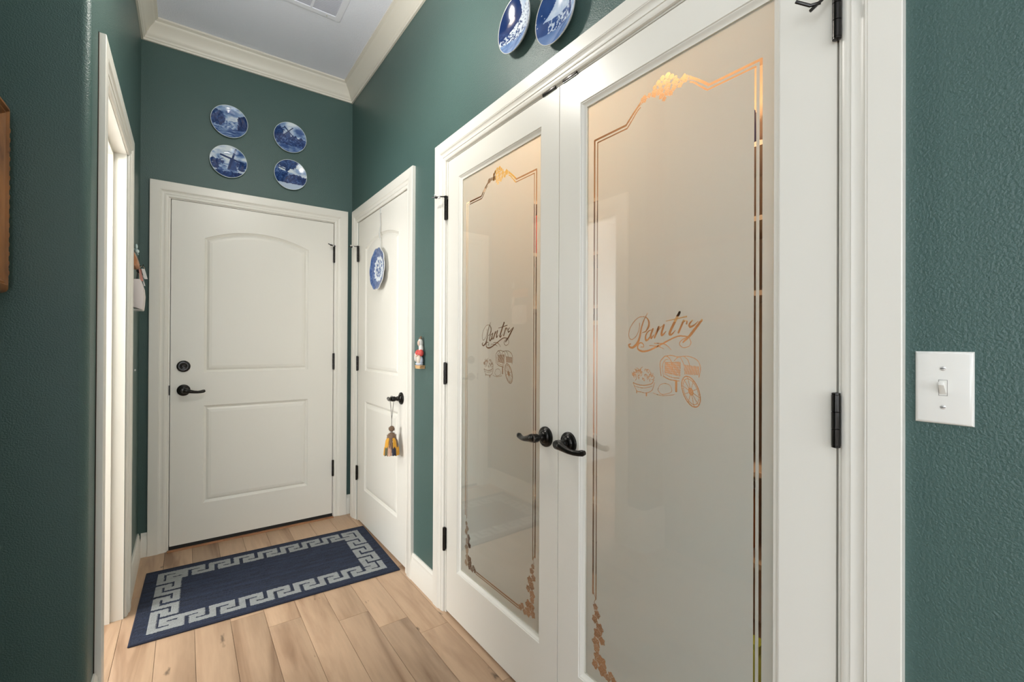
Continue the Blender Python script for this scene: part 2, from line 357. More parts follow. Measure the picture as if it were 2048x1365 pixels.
def lever(root, F, s, z, d, tdir=1):
    h = empty('lever_handle', Vector(F(s, 0, z)) - worldloc(root)); h.parent = root
    ax = Vector(F(0, 1, 0)) - Vector(F(0, 0, 0))
    MB().lathe([(.001, 0), (.0335, 0), (.0335, .003), (.032, .0065), (.027, .0085), (.023, .0095), (.020, .014), (.016, .016), (.001, .016)], F(s, 0, z), ax, 40).build('rose', M['bronze'], h)
    MB().lathe([(.0125, .014), (.0125, .026), (.0105, .028), (.0105, .036), (.0135, .038), (.0140, .052), (.012, .056), (.001, .057)], F(s, 0, z), ax, 28).build('neck', M['bronze'], h)
    pts = [(0, .047, 0), (.014, .050, -.001), (.030, .051, -.005), (.050, .050, -.0095), (.068, .046, -.0115), (.084, .041, -.0105), (.096, .038, -.0080), (.104, .036, -.0055)]
    rad = [.0140, .0138, .0108, .0085, .0078, .0085, .0095, .0065]
    # smooth the path
    P_ = []; R_ = []
    for i in range(len(pts)-1):
        for q in range(4):
            u = q/4; P_.append(tuple(pts[i][c]*(1-u)+pts[i+1][c]*u for c in range(3))); R_.append(rad[i]*(1-u)+rad[i+1]*u)
    P_.append(pts[-1]); R_.append(rad[-1])
    MB().tube([F(s+d*a, t, z+dz) for a, t, dz in P_], R_, 14).build('lever', M['bronze'], h)
    mb = MB()
    for dz in (.020, -.020): mb.lathe([(.001, .0100), (.0036, .0100), (.0036, .0108), (.001, .0108)], F(s, 0, z+dz), ax, 12)
    mb.build('screw_hole', M['black'], h)
    return h
def hinge(root, F, s, z0, z1, t=.009, stop=0, rr=.0072, droop=0):
    h = empty('hinge', Vector(F(s, t, z0)) - worldloc(root)); h.parent = root
    n = 3; dz = (z1-z0)/n
    mb = MB()
    for i in range(n): mb.lathe([(rr*.88, 0), (rr, .0005), (rr, dz-.0008), (rr*.88, dz-.0003)], F(s, t, z0+i*dz), (0, 0, 1), 20)
    mb.lathe([(rr*.6, -.004), (rr*.95, -.003), (rr*.95, 0)], F(s, t, z0), (0, 0, 1), 16)
    mb.lathe([(rr*.95, 0), (rr*.95, .003), (rr*.6, .004)], F(s, t, z1), (0, 0, 1), 16)
    mb.build('hinge_barrel', M['bronze'], h)
    MB_ = MB(); fbox(MB_, F, s-.0015, s+.0015, -.03, t, z0+.001, z1-.001); MB_.build('hinge_plate', M['bronze'], h)
    if stop:
        q = empty('hinge_pin_stop', Vector(F(s, t, z1)) - worldloc(root)); q.parent = root
        a = z1+.006-droop*.35; dr = droop
        mb = MB().lathe([(.009, 0), (.009, .006), (.004, .009), (.001, .010)], F(s, t, a-.002), (0, 0, 1), 16)
        mb.tube([F(s, t, a+.002), F(s+stop*.012, t+.022, a+.002-dr*.5), F(s+stop*.030, t+.034, a+.001-dr)], .0028, 8)
        mb.tube([F(s+stop*.016, t+.026, a-.003-dr*.6), F(s+stop*.030, t+.034, a-dr*.7), F(s+stop*.050, t+.044, a+.004-dr*.4)], .0030, 8)
        mb.tube([F(s+stop*.028, t+.033, a-.001), F(s+stop*.034, t+.036, a+.001)], .0055, 10)
        mb.build('stop_arm', M['bronze'], q)
        MB().tube([F(s+stop*.010, t+.0245, a-.004), F(s+stop*.018, t+.0275, a-.003)], .0052, 10).tube([F(s+stop*.026, t+.040, a+.010), F(s+stop*.033, t+.036, a+.004)], .0045, 10).build('rubber_tip', M['rubber'], q)
    return h

# door_1: the white two panel arch-top door in the end wall
d1 = empty('door_1', (0.38, YB, 0), kind='structure', label='white arch-top panel door in the end wall below four blue plates')
casing(d1, BW, -.1702, .9288, 2.1426); jamb(d1, BW, -.0745, .8385, 2.0505)
panel_leaf(d1, BW, -.0710, .8348, .024, 2.0470, [(.090, .672, 1.032, 1.842, .066), (.090, .674, .246, .832, 0)])
lever(d1, BW, -.008, .931, 1)
dbl = empty('deadbolt', Vector(BW(-.009, 0, 1.072)) - worldloc(d1)); dbl.parent = d1
MB().lathe([(.001, 0), (.0335, 0), (.0335, .006), (.030, .010), (.020, .012), (.017, .011), (.001, .011)], BW(-.009, 0, 1.072), (0, -1, 0), 40).build('bolt_rose', M['bronze'], dbl)
mb = MB(); fbox(mb, BW, -.022, .006, .011, .021, 1.067, 1.077); mb.build('thumb_turn', M['bronze'], dbl, bevel=.003)
mb = MB(); fbox(mb, BW, -.078, -.072, -.02, .0045, .905, .962); mb.build('strike_plate', M['bronze'], d1)
for z0, z1, st in ((1.777, 1.882, -1), (1.030, 1.137, 0), (.288, .393, 0)): hinge(d1, BW, .8370, z0, z1, stop=st)
mb = MB(); fbox(mb, BW, -.0735, .8375, -.10, .004, 0, .010); fbox(mb, BW, -.0735, .8375, -.030, -.001, .008, .023); mb.build('door_sweep', M['black'], d1)
mb = MB(); fbox(mb, BW, -.0805, .8400, .0045, .030, 0, .006); mb.build('threshold_strip', M['threshold'], d1, bevel=.002)

# door_2: closet door in the right wall
d2 = empty('door_2', (XR, 2.70, 0), kind='structure', label='white arch-top closet door in the right wall with a plate and a tassel hung on it')
casing(d2, RW, 2.1885, 3.236, 2.1338, .092); jamb(d2, RW, 2.2905, 3.1225, 2.0425)
panel_leaf(d2, RW, 2.294, 3.119, .012, 2.0380, [(2.415, 2.985, 1.030, 1.838, .050), (2.415, 2.985, .240, .829, 0)])
h2 = lever(d2, RW, 2.360, .912, 1)
for z0, z1, st in ((1.772, 1.866, 1), (1.027, 1.121, 0), (.282, .374, 0)): hinge(d2, RW, 3.1215, z0, z1, stop=st)

# ---- the etched pattern: one raster in millimetres, relative to the door's middle (across) and the floor (up)
GW, GZ0, GZ1 = 268, 229, 1932
yy, xx = np.mgrid[0:(GZ1-GZ0), 0:2*GW]; PXm = (xx - GW + .5); PZm = (yy + GZ0 + .5)
clear = np.zeros(PXm.shape, bool)
def win(x0, x1, z0, z1):
    return (slice(max(int(z0-GZ0), 0), max(int(z1-GZ0)+1, 0)), slice(max(int(x0+GW), 0), min(int(x1+GW)+1, 2*GW)))
def line(pts, w, val=True):
    if not isinstance(w, (list, tuple)): w = [w]*len(pts)
    for (a, b_), (c, d_), wa, wb in zip(pts[:-1], pts[1:], w[:-1], w[1:]):
        g = max(wa, wb)+1; W_ = win(min(a, c)-g, max(a, c)+g, min(b_, d_)-g, max(b_, d_)+g)
        X_, Z_ = PXm[W_], PZm[W_]; L2 = (c-a)**2+(d_-b_)**2+1e-9
        u = np.clip(((X_-a)*(c-a)+(Z_-b_)*(d_-b_))/L2, 0, 1)
        clear[W_] = np.where(np.hypot(X_-a-u*(c-a), Z_-b_-u*(d_-b_)) <= (wa+(wb-wa)*u)/2, val, clear[W_])
def smooth(pts, n=6):
    out = []; P_ = [pts[0]] + list(pts) + [pts[-1]]
    for i in range(1, len(P_)-2):
        for q in range(n):
            t = q/n; p0, p1, p2, p3 = [np.array(P_[i+k][:2], float) for k in (-1, 0, 1, 2)]
            out.append(tuple(.5*(2*p1+(p2-p0)*t+(2*p0-5*p1+4*p2-p3)*t*t+(3*p1-p0-3*p2+p3)*t**3)))
    out.append(tuple(pts[-1][:2])); return out
def curve(pts, w0, w1=None, wm=None):
    if wm is not None: wm *= 1.15; w0 *= 1.1; w1 = (w1 or w0)*1.1
    s = smooth(pts); n = len(s); w1 = w0 if w1 is None else w1; wm = (w0+w1)/2 if wm is None else wm
    ws = [(w0*(1-2*t)+wm*2*t) if t < .5 else (wm*(2-2*t)+w1*(2*t-1)) for t in [i/(n-1) for i in range(n)]]
    line(s, ws)
def leaf(cx_, cz_, r_, ang):
    W_ = win(cx_-1.4*r_, cx_+1.4*r_, cz_-1.4*r_, cz_+1.4*r_); X_ = PXm[W_]-cx_; Z_ = PZm[W_]-cz_
    th = np.arctan2(Z_, X_)-ang; rad = np.hypot(X_, Z_)
    edge = r_*(.90+.14*np.cos(5*th)+.10*np.cos(th))
    body = rad < edge
    vein = (np.abs(np.sin(2.5*th)) * rad < .55) & (rad > r_*.15)
    clear[W_] = np.where(body, ~vein, clear[W_])
    ring = (rad >= edge) & (rad < edge+1.1); clear[W_] = np.where(ring, False, clear[W_])
def blob(cx_, cz_, r_):
    W_ = win(cx_-r_-2, cx_+r_+2, cz_-r_-2, cz_+r_+2); rad = np.hypot(PXm[W_]-cx_, PZm[W_]-cz_)
    clear[W_] = np.where(rad < r_, True, np.where(rad < r_+1.0, False, clear[W_]))
# double border line
for sg in (-1, 1):
    line([(sg*240, 482), (sg*240, 1819), (sg*122, 1819)], 6); line([(sg*228, 470), (sg*228, 1809), (sg*118, 1809)], 4)
    curve([(sg*122, 1819), (sg*104, 1835), (sg*92, 1845), (sg*74, 1859)], 6); curve([(sg*118, 1809), (sg*100, 1826), (sg*84, 1842), (sg*74, 1848)], 4)
line([(-150, 272), (150, 272)], 5); line([(-150, 263), (150, 263)], 3.5)
rnd = random.Random(3)
for (a, b_, r_) in [(11, 1893, 8), (-5, 1894, 7), (-17, 1888, 7), (-28, 1881, 6), (22, 1885, 7), (2, 1881, 7), (12, 1877, 6), (-10, 1878, 6), (33, 1877, 6)]: blob(a, b_, r_)
for (a, b_, r_) in [(-62, 1864, 11), (-44, 1868, 7), (-28, 1865, 11), (-11, 1864, 11), (-6, 1850, 9), (9, 1865, 11), (9, 1852, 10), (0, 1840, 7), (20, 1845, 8), (33, 1866, 11), (28, 1855, 8), (58, 1863, 12), (46, 1855, 8)]: leaf(a, b_, r_, rnd.uniform(0, 6))
for sg in (-1, 1): curve([(sg*80, 1852), (sg*72, 1854), (sg*67, 1858), (sg*71, 1864), (sg*77, 1859)], 1.6)
# corner vines
for sg in (-1, 1):
    for (a, b_, r_) in [(-229, 446, 8), (-222, 428, 10), (-233, 408, 10), (-212, 392, 13), (-222, 374, 13), (-203, 360, 10), (-227, 345, 13), (-224, 328, 10), (-222, 304, 13), (-205, 300, 16), (-229, 279, 11), (-201, 274, 14), (-182, 268, 9), (-170, 282, 9), (-158, 272, 9)]: leaf(-a*sg, b_, r_*1.22, rnd.uniform(0, 6))
    curve([(-sg*236, 484), (-sg*230, 470), (-sg*234, 458), (-sg*226, 440)], 1.8)
# the word
for k_, (pts, w0, w1, wm) in {
 'P': ([(-48, 1299), (-59, 1282), (-68, 1260), (-73, 1237), (-81, 1220), (-95, 1209), (-105, 1209), (-110, 1215), (-104, 1218)], 1.4, 3, 6.5),
 'P2': ([(-48, 1283), (-59, 1290), (-78, 1288), (-96, 1274), (-108, 1255), (-109, 1237), (-100, 1230), (-87, 1237), (-76, 1254), (-74, 1273)], 1.5, 1.5, 1.8),
 'P3': ([(-53, 1289), (-45, 1279), (-44, 1266), (-53, 1252), (-64, 1248)], 2, 1.5, 5.5),
 'a': ([(-34, 1255), (-46, 1251), (-54, 1239), (-53, 1228), (-44, 1232), (-35, 1247), (-31, 1257)], 1.6, 1.6, 5), 'a2': ([(-31, 1257), (-38, 1241), (-36, 1233), (-29, 1241)], 4.5, 1.5, 5),
 'n1': ([(-13, 1262), (-26, 1235)], 5, 5, 5), 'n2': ([(-21, 1247), (-9, 1259), (-2, 1264), (1, 1262)], 1.6, 2.5, 1.6), 'n3': ([(2, 1266), (-5, 1245), (-2, 1241), (8, 1250)], 5, 1.5, 5),
 't': ([(47, 1296), (35, 1276), (19, 1246), (24, 1242), (35, 1252)], 6, 1.5, 6), 't2': ([(9, 1276), (66, 1285)], 1.6, 3, 2.4),
 'r': ([(58, 1275), (44, 1247)], 5, 5, 5), 'r2': ([(53, 1265), (61, 1274), (67, 1274), (66, 1268)], 1.8, 4, 2.4),
 'y': ([(81, 1275), (73, 1265), (76, 1260), (87, 1264), (96, 1272)], 3, 1.6, 5), 'y2': ([(106, 1275), (89, 1255), (72, 1236), (57, 1223)], 5, 3, 6),
 'y3': ([(70, 1236), (53, 1228), (47, 1218), (57, 1210), (72, 1213), (78, 1222), (74, 1232)], 1.8, 1.6, 1.6),
 's': ([(-69, 1210), (-60, 1211), (-63, 1219), (-72, 1221), (-79, 1214), (-79, 1205), (-67, 1199), (-49, 1200), (-29, 1207), (-4, 1218), (24, 1231), (46, 1238), (72, 1236)], 1.4, 2.5, 4.5),
 'e1': ([(-41, 1214), (-14, 1212), (2, 1206)], 1.5, 1.2, 2), 'e2': ([(-26, 1220), (-4, 1220), (12, 1214), (24, 1204)], 1.5, 1.2, 2)}.items(): curve(pts, w0, w1, wm)
# basket, sack and covered wagon drawing
for pts, w_ in [([(-94, 1114), (-85, 1111), (-61, 1109), (-38, 1114), (-30, 1120)], 2.2), ([(-94, 1112), (-82, 1093), (-69, 1091), (-51, 1090), (-33, 1099), (-26, 1118)], 1.6),
                ([(-92, 1106), (-70, 1102), (-48, 1104), (-32, 1110)], 1.2), ([(-82, 1093), (-83, 1087)], 3), ([(-51, 1090), (-51, 1083)], 4),
                ([(-6, 1138), (-9, 1169), (-2, 1181), (7, 1188), (17, 1184), (25, 1172), (27, 1156)], 2), ([(1, 1139), (-2, 1163), (5, 1177), (15, 1180)], 1.4),
                ([(7, 1188), (24, 1190), (42, 1187), (59, 1189), (72, 1189), (89, 1184), (99, 1175), (103, 1160), (99, 1141)], 1.8), ([(33, 1178), (46, 1187), (55, 1177), (60, 1166)], 1.5),
                ([(59, 1189), (70, 1180), (75, 1166)], 1.5), ([(1, 1137), (19, 1130), (46, 1128)], 2.4), ([(5, 1143), (24, 1136), (46, 1135)], 1.5),
                ([(-16, 1101), (-9, 1114), (5, 1119), (19, 1116), (26, 1104), (19, 1096), (-4, 1091), (-16, 1101)], 1.3), ([(38, 1125), (38, 1103)], 6), ([(-30, 1092), (-10, 1088), (12, 1089), (34, 1094)], 1.3)]: curve(pts, w_)
for i in range(46):
    a = rnd.uniform(-98, -30); b_ = rnd.uniform(1120, 1120+30*math.sqrt(max(0, 1-((a+64)/38)**2)))
    curve([(a, b_), (a+rnd.uniform(-5, 5), b_+rnd.uniform(2, 7)), (a+rnd.uniform(-7, 7), b_+rnd.uniform(3, 11))], 1.5)
for i in range(14): line([(6+i*3.2, 1146-i*.5), (8+i*3.2, 1172+i*.25)], 1.7)
for i in range(6): line([(4, 1148+i*5), (50, 1142+i*6)], 1.1)
for i in range(15): line([(60+i*2.7, 1168-i*.2), (62+i*2.6, 1146)], 1.6)
el = lambda rx, rz, a: [(78+math.cos(a)*rx*math.cos(t)-math.sin(a)*rz*math.sin(t), 1105+math.sin(a)*rx*math.cos(t)+math.cos(a)*rz*math.sin(t)) for t in [2*math.pi*i/40 for i in range(41)]]
for k_, w_ in ((1, 2.6), (.84, 1.6), (.22, 3)): line(el(21*k_, 38*k_, .42), w_)
e_ = el(20, 36, .42)
for i in range(0, 40, 4): line([(78, 1105), e_[i]], 1.4)
def film_mesh():
    vs, fs = [], []; n = clear.shape[1]; open_runs = {}
    def emitq(x0, x1, z0, z1):
        k = len(vs); vs.extend([(x0, z0), (x1, z0), (x1, z1), (x0, z1)]); fs.append((k, k+1, k+2, k+3))
    for j in range(clear.shape[0]+1):
        runs = set()
        if j < clear.shape[0]:
            d_ = np.diff(np.concatenate(([1], clear[j].astype(np.int8), [1]))); st = np.where(d_ == -1)[0]; en = np.where(d_ == 1)[0]
            runs = set(zip(st.tolist(), en.tolist()))
        for k in list(open_runs):
            if k not in runs: z0 = open_runs.pop(k); emitq((k[0]-GW)/1000, (k[1]-GW)/1000, (z0+GZ0)/1000, (j+GZ0)/1000)
        for k in runs: open_runs.setdefault(k, j)
    return vs, fs
FV, FF = film_mesh()

def glass_leaf(root, s0, s1, z0, z1, c):
    o_ = [(s0, s1, z0, z1)]
    hw, g0, g1 = .2665, .2330, 1.9290       # sight opening at the bead's inner edge
    def rect(ins_t):
        ins, t = ins_t; return [RW(s, t, z) for s, z in ((c-hw-ins, g0-ins), (c+hw+ins, g0-ins), (c+hw+ins, g1+ins), (c-hw-ins, g1+ins))]
    outer = lambda t: [RW(s, t, z) for s, z in ((s0, z0), (s1, z0), (s1, z1), (s0, z1))]
    mb = MB(); th = .035
    rings = [outer(0)] + [rect(q) for q in ((.016, 0), (.0145, -.0030), (.0125, -.0030), (.0085, -.0065), (.004, -.0105), (.0, -.0115), (.0, -.0235), (.0145, -.032), (.016, -th))] + [outer(-th), outer(0)]
    mb.loft(rings, True, False, smooth=False)
    lf = mb.build('door_leaf', M['trim'], root)
    mb = MB(); fbox(mb, RW, c-.2662, c+.2662, -.0160, -.0120, .2333, 1.9287); mb.build('glass_pane', M['glass'], lf)
    me = bpy.data.meshes.new('frosted_film'); off = worldloc(lf)
    me.from_pydata([tuple(Vector(RW(c-x*.993, -.0166, z*.9995+.0008)) - off) for x, z in FV], [], FF); me.materials.append(M['frost'])
    f = bpy.data.objects.new('frosted_film', me); C.objects.link(f); f.parent = lf; f['label'] = 'frosted etching with a clear ornamental border, the word Pantry and a wagon drawing'
    return lf
d3 = empty('door_3', (XR, 1.075, 0), kind='structure', label='pair of white pantry doors with tall frosted and etched glass panes')
casing(d3, RW, .2232, 1.9301, 2.1338); jamb(d3, RW, .3170, 1.8320, 2.0410)
glass_leaf(d3, 1.0780, 1.8280, .012, 2.0374, 1.450); glass_leaf(d3, .3205, 1.0748, .012, 2.0374, .7005)
lever(d3, RW, 1.136, .912, 1); lever(d3, RW, 1.0265, .912, -1)
for z0, z1, st in ((1.778, 1.872, 1), (1.034, 1.126, 0), (.284, .381, 0)): hinge(d3, RW, 1.8330, z0, z1, stop=st)
for z0, z1, st in ((1.775, 1.868, -1), (1.037, 1.129, 0), (.285, .378, 0)): hinge(d3, RW, .3180, z0, z1, stop=-st if st else 0, droop=.036)
for a, b_ in ((1.092, 1.157), (.994, 1.058)):
    mb = MB(); fbox(mb, RW, a, b_, -.030, .0035, 2.0375, 2.0405); mb.build('ball_catch', M['bronze'], d3)
    mb = MB(); fbox(mb, RW, a, b_, 0.0002, .0050, 2.0385, 2.0520); mb.build('catch_strike', M['bronze'], d3, bevel=.0015)

# door_4: cased doorway in the left wall
d4 = empty('door_4', (XL, 2.25, 0), kind='structure', label='white cased doorway at left opening into a bright side room')
casing(d4, LW, 1.790, 2.704, 2.1300); jamb(d4, LW, 1.892, 2.602, 2.040, depth=T+.002, st0=-.045)
mb = MB(); fbox(mb, LW, 1.7872, 1.7899, .0001, .0022, .246, 2.130); mb.build('caulk_gap', mat('dark_caulk_gap', (.05, .035, .025), .8), d4)

# ------------------------------------------------------------------ ceiling grille and lamps
vt = empty('ceiling_vent', (.45, 2.45, CEIL), label='white louvred air return grille in the hallway ceiling', cat='vent')
X0v, X1v, Y0v, Y1v = -.01, .697, 2.18, 2.650
mb = MB()
for q in ((X0v, X1v, Y0v, Y0v+.030), (X0v, X1v, Y1v-.030, Y1v), (X0v, X0v+.030, Y0v+.03, Y1v-.03), (X1v-.030, X1v, Y0v+.03, Y1v-.03)): mb.box(q[0], q[1], q[2], q[3], CEIL-.006, CEIL-.0003)
M['vent'] = mat('vent_enamel', (0.84, 0.87, 0.95), 0.6)
mb.build('vent_frame', mat('vent_frame_enamel', (.84, .87, .95), .6), vt, recalc=False)
MB().box(X0v+.02, X1v-.02, Y0v+.02, Y1v-.02, CEIL-.0012, CEIL-.0004).build('vent_backing', mat('vent_dark', (.62, .64, .70), .8), vt)
ncol = 5; wcol = (X1v-X0v-.06-.012*(ncol-1))/ncol
for c_ in range(ncol-1):
    a = X0v+.03+(c_+1)*wcol+c_*.012; MB().box(a, a+.012, Y0v+.03, Y1v-.03, CEIL-.0055, CEIL-.0012).build('vent_bar', M['vent'], vt)
base_slat = None
ny = 32
for c_ in range(ncol):
    a = X0v+.03+c_*(wcol+.012)
    for j in range(ny):
        y = Y0v+.036+j*(Y1v-Y0v-.072)/(ny-1)
        if base_slat is None:
            base_slat = MB().add([(a, y+.0030, CEIL-.0014), (a+wcol, y+.0030, CEIL-.0014), (a+wcol, y-.0030, CEIL-.0052), (a, y-.0030, CEIL-.0052), (a, y+.0042, CEIL-.0014), (a+wcol, y+.0042, CEIL-.0014), (a+wcol, y-.0018, CEIL-.0052), (a, y-.0018, CEIL-.0052)], [(0, 1, 2, 3), (4, 5, 6, 7), (0, 1, 5, 4), (3, 2, 6, 7), (0, 3, 7, 4), (1, 2, 6, 5)]).build('slat', M['vent'], vt); sx, sy0 = a, y
        else:
            s_ = base_slat.copy(); C.objects.link(s_); s_.location = (a-sx, y-sy0, 0)
for px in (.625, .30): MB().lathe([(.001, 0), (.004, 0), (.004, .0015), (.001, .002)], (px, Y1v-.014, CEIL-.0075), (0, 0, 1), 12).build('screw', M['steel'], vt)

def dome(name, x, y, z, label, lit, r_=.13, drop=0):
    t_ = empty(name, (x, y, z), label=label, cat='ceiling lamp')
    MB().lathe([(.001, 0), (r_*1.1, 0), (r_*1.1, -.02), (r_*1.02, -.03), (.001, -.03)], (x, y, z-.0004), (0, 0, 1), 32).build('lamp_base', M['bronze'], t_)
    if drop:
        MB().lathe([(.008, -.03), (.008, -drop)], (x, y, z), (0, 0, 1), 12).build('stem', M['bronze'], t_)
        MB().lathe([(.001, -.03), (r_*1.05, -.03), (r_*1.05, -.022), (.001, -.02)], (x, y, z-drop), (0, 0, 1), 32).build('shade_holder', M['bronze'], t_); z -= drop
    MB().lathe([(r_, -.03), (r_*.93, -.045), (r_*.7, -.06), (r_*.4, -.068), (.002, -.07)], (x, y, z), (0, 0, 1), 32).build('lamp_shade', lit, t_)
dome('ceiling_lamp', .36, 1.64, CEIL, 'semi-flush dome ceiling lamp lighting the hallway above the pantry doors', M['lit'], .10, .36)
dome('ceiling_lamp', -.9, -1.2, CEIL, 'flush dome ceiling lamp in the open room behind the viewer', M['lit'])  # lamp body added around the fill light behind the viewer
dome('ceiling_lamp', -.95, 2.1, 2.5, 'flush dome ceiling lamp in the side room beyond the left doorway', M['lit'], .1)
dome('ceiling_lamp', 1.57, 1.15, 2.45, 'glowing ceiling lamp seen through the clear grape etching of the right pantry door', M['lit_warm'], .085)

# ------------------------------------------------------------------ rug
def rug():
    L_, W_ = 1.112, .678; nx, ny = 330, 200
    xs = np.linspace(-L_/2, L_/2, nx+1); ys = np.linspace(-W_/2, W_/2, ny+1)
    unit = ["LLLLLLLLLLLL..",
            "LLLLLLLLLLLL..",
            "LLLLLLLLLLLL..",
            "LLL......LLL..",
            "LLL..LLLLLLL..",
            "LLL..LLLLLLL..",
            "LLL..LLL......",
            "LLL..LLLLLLL..",   # lower hook
            "LLL..LLL......",
            "LLL..LLLLLLLLL",
            "LLL..LLLLLLLLL"]
    # meander: stem, top bar, right side down, middle bar, left side down, bottom bar to the next stem
    U = np.zeros((11, 14), bool)
    U[0:11, 0:3] = 1; U[0:3, 0:12] = 1; U[0:7, 9:12] = 1; U[4:7, 5:12] = 1; U[4:11, 5:8] = 1; U[8:11, 5:14] = 1
    K = np.zeros((11, 11), bool)          # corner spiral
    K[0:3, :] = 1; K[:, 0:3] = 1; K[0:7, 8:11] = 1; K[4:7, 4:11] = 1; K[4:11, 4:7] = 1; K[8:11, 4:11] = 1
    bw, x0, y0, x1, y1 = .103, -L_/2+.050, -W_/2+.046, L_/2-.050, W_/2-.046
    def light(x, y):
        if not (x0 <= x < x1 and y0 <= y < y1): return False
        iL, iR, iB, iT = x < x0+bw, x >= x1-bw, y < y0+bw, y >= y1-bw
        if not (iL or iR or iB or iT): return False
        if (iL or iR) and (iB or iT):
            u = (x-x0)/bw if iL else (x-(x1-bw))/bw; v = (y-y0)/bw if iB else (y-(y1-bw))/bw
            c_ = min(int(u*11), 10); r_ = min(int((1-v)*11), 10)
            if iL and iT: return K[r_, c_]
            if iR and iB: return K[10-r_, 10-c_]
            if iL and iB: return K[10-r_, c_]
            return K[r_, 10-c_]
        if iB or iT:
            n_ = 7; p = (x-x0-bw)/(x1-x0-2*bw)*n_; v = (y-y0)/bw if iB else (y-(y1-bw))/bw
            return U[min(int((1-v)*11), 10), int((p % 1)*14)]
        n_ = 3; p = (y1-bw-y)/(y1-y0-2*bw)*n_; u = (x-x0)/bw if iL else (x-(x1-bw))/bw
        return U[min(int((1-u)*11), 10) if iL else min(int((1-u)*11), 10), int((p % 1)*14)]
    rs = np.random.RandomState(5)
    streak = np.repeat(np.repeat(rs.rand(ny//3+1), 3)[:ny, None], nx, 1)*.5 + rs.rand(ny, nx)*.5
    sm = rs.rand(ny, nx//12+2)
    cols = np.zeros((ny, nx, 4)); cols[..., 3] = 1; msk = np.zeros((ny, nx), bool)
    for j in range(ny):
        y = (ys[j]+ys[j+1])/2
        for i in range(nx):
            x = (xs[i]+xs[i+1])/2 + .0012*math.sin(j*2.1); l = light(x, y); msk[j, i] = l
            q = .55*streak[j, i]+.45*sm[j, i//12]
            if l: c3 = np.array((.33, .345, .34))*(.82+.3*q)
            else: c3 = np.array((.016, .024, .050))*(.30+1.4*q)
            cols[j, i, :3] = c3
    zt = .0075
    vs = []
    for j in range(ny+1):
        for i in range(nx+1):
            hgt = zt + (.0008 if (0 < i < nx and 0 < j < ny and msk[j-1, i-1]) else 0) + rs.uniform(-.0011, .0011)
            vs.append((xs[i], ys[j], hgt))
    fs = [(j*(nx+1)+i, j*(nx+1)+i+1, (j+1)*(nx+1)+i+1, (j+1)*(nx+1)+i) for j in range(ny) for i in range(nx)]
    me = bpy.data.meshes.new('rug'); me.from_pydata(vs, [], fs)
    a = me.color_attributes.new('print', 'FLOAT_COLOR', 'CORNER'); a.data.foreach_set('color', np.repeat(cols.reshape(-1, 4), 4, 0).ravel())
    me.materials.append(M['pile']); me.polygons.foreach_set('use_smooth', [True]*len(fs))
    o = bpy.data.objects.new('rug', me); C.objects.link(o); o.location = (.3885, 2.666, .0003); o.rotation_euler.z = R(-1.75)
    tag(o, 'navy blue rug with a grey Greek key border lying on the wood floor', 'rug')
    mb = MB(); e = .004
    rect = lambda ins, z: [(-L_/2+ins, -W_/2+ins, z), (L_/2-ins, -W_/2+ins, z), (L_/2-ins, W_/2-ins, z), (-L_/2+ins, W_/2-ins, z)]
    mb.loft([rect(.006, 0), rect(-.001, .0005), rect(-.003, .004), rect(-.001, .0078), rect(.004, .0082), rect(.006, .006)], True, True, smooth=False)
    me = bpy.data.meshes.new('binding'); me.from_pydata(mb.v, [], mb.f); me.materials.append(mat('navy_binding', (.012, .016, .035), .9)); b_ = bpy.data.objects.new('binding', me); C.objects.link(b_); b_.parent = o
rug()

# ------------------------------------------------------------------ painted plates
def vnoise(x, y, seed):
    rs = np.random.RandomState(seed); G = rs.rand(64, 64)
    xi = np.floor(x).astype(int); yi = np.floor(y).astype(int); fx = x-xi; fy = y-yi; fx = fx*fx*(3-2*fx); fy = fy*fy*(3-2*fy)
    g = lambda a, b_: G[b_ % 64, a % 64]
    return (g(xi, yi)*(1-fx)+g(xi+1, yi)*fx)*(1-fy)+(g(xi, yi+1)*(1-fx)+g(xi+1, yi+1)*fx)*fy
def fbm(x, y, seed, o=4):
    s = 0; a = .5
    for i in range(o): s = s+a*vnoise(x*2**i+i*7, y*2**i+i*3, seed+i); a *= .5
    return s/(1-.5**o)
def ramp(t):
    t = np.clip(t, 0, 1)[..., None]; stops = [(0, (.008, .022, .10)), (.35, (.035, .09, .27)), (.65, (.24, .36, .58)), (1, (.70, .77, .82))]
    out = np.zeros(t.shape[:-1]+(3,))
    for (a, ca), (b_, cb) in zip(stops[:-1], stops[1:]):
        k = np.clip((t-a)/(b_-a), 0, 1); out = np.where(t >= a, np.array(ca)*(1-k)+np.array(cb)*k, out)
    return out
def seg(x, y, a, b_, w_):
    ax, ay = a; bx, by = b_; L2 = (bx-ax)**2+(by-ay)**2; u = np.clip(((x-ax)*(bx-ax)+(y-ay)*(by-ay))/L2, 0, 1)
    return np.hypot(x-ax-u*(bx-ax), y-ay-u*(by-ay)) < w_
def mill(t, x, y, cx_, cy_, h_, a0, dark=.12):
    body = (y < cy_) & (y > cy_-h_) & (np.abs(x-cx_) < .10*h_/.6+(cy_-y)*.22)
    t = np.where(body, dark+.25*fbm(x*9, y*9, 3), t)
    for k in range(4):
        a = a0+k*math.pi/2; t = np.where(seg(x, y, (cx_, cy_), (cx_+h_*.9*math.cos(a), cy_+h_*.9*math.sin(a)), .048*h_/.6), dark*.5, t)
    return t
def sky(x, y, seed): return np.clip(.60+1.5*(fbm(x*1.8+3, y*3.4+5, seed)-.42), .35, 1)
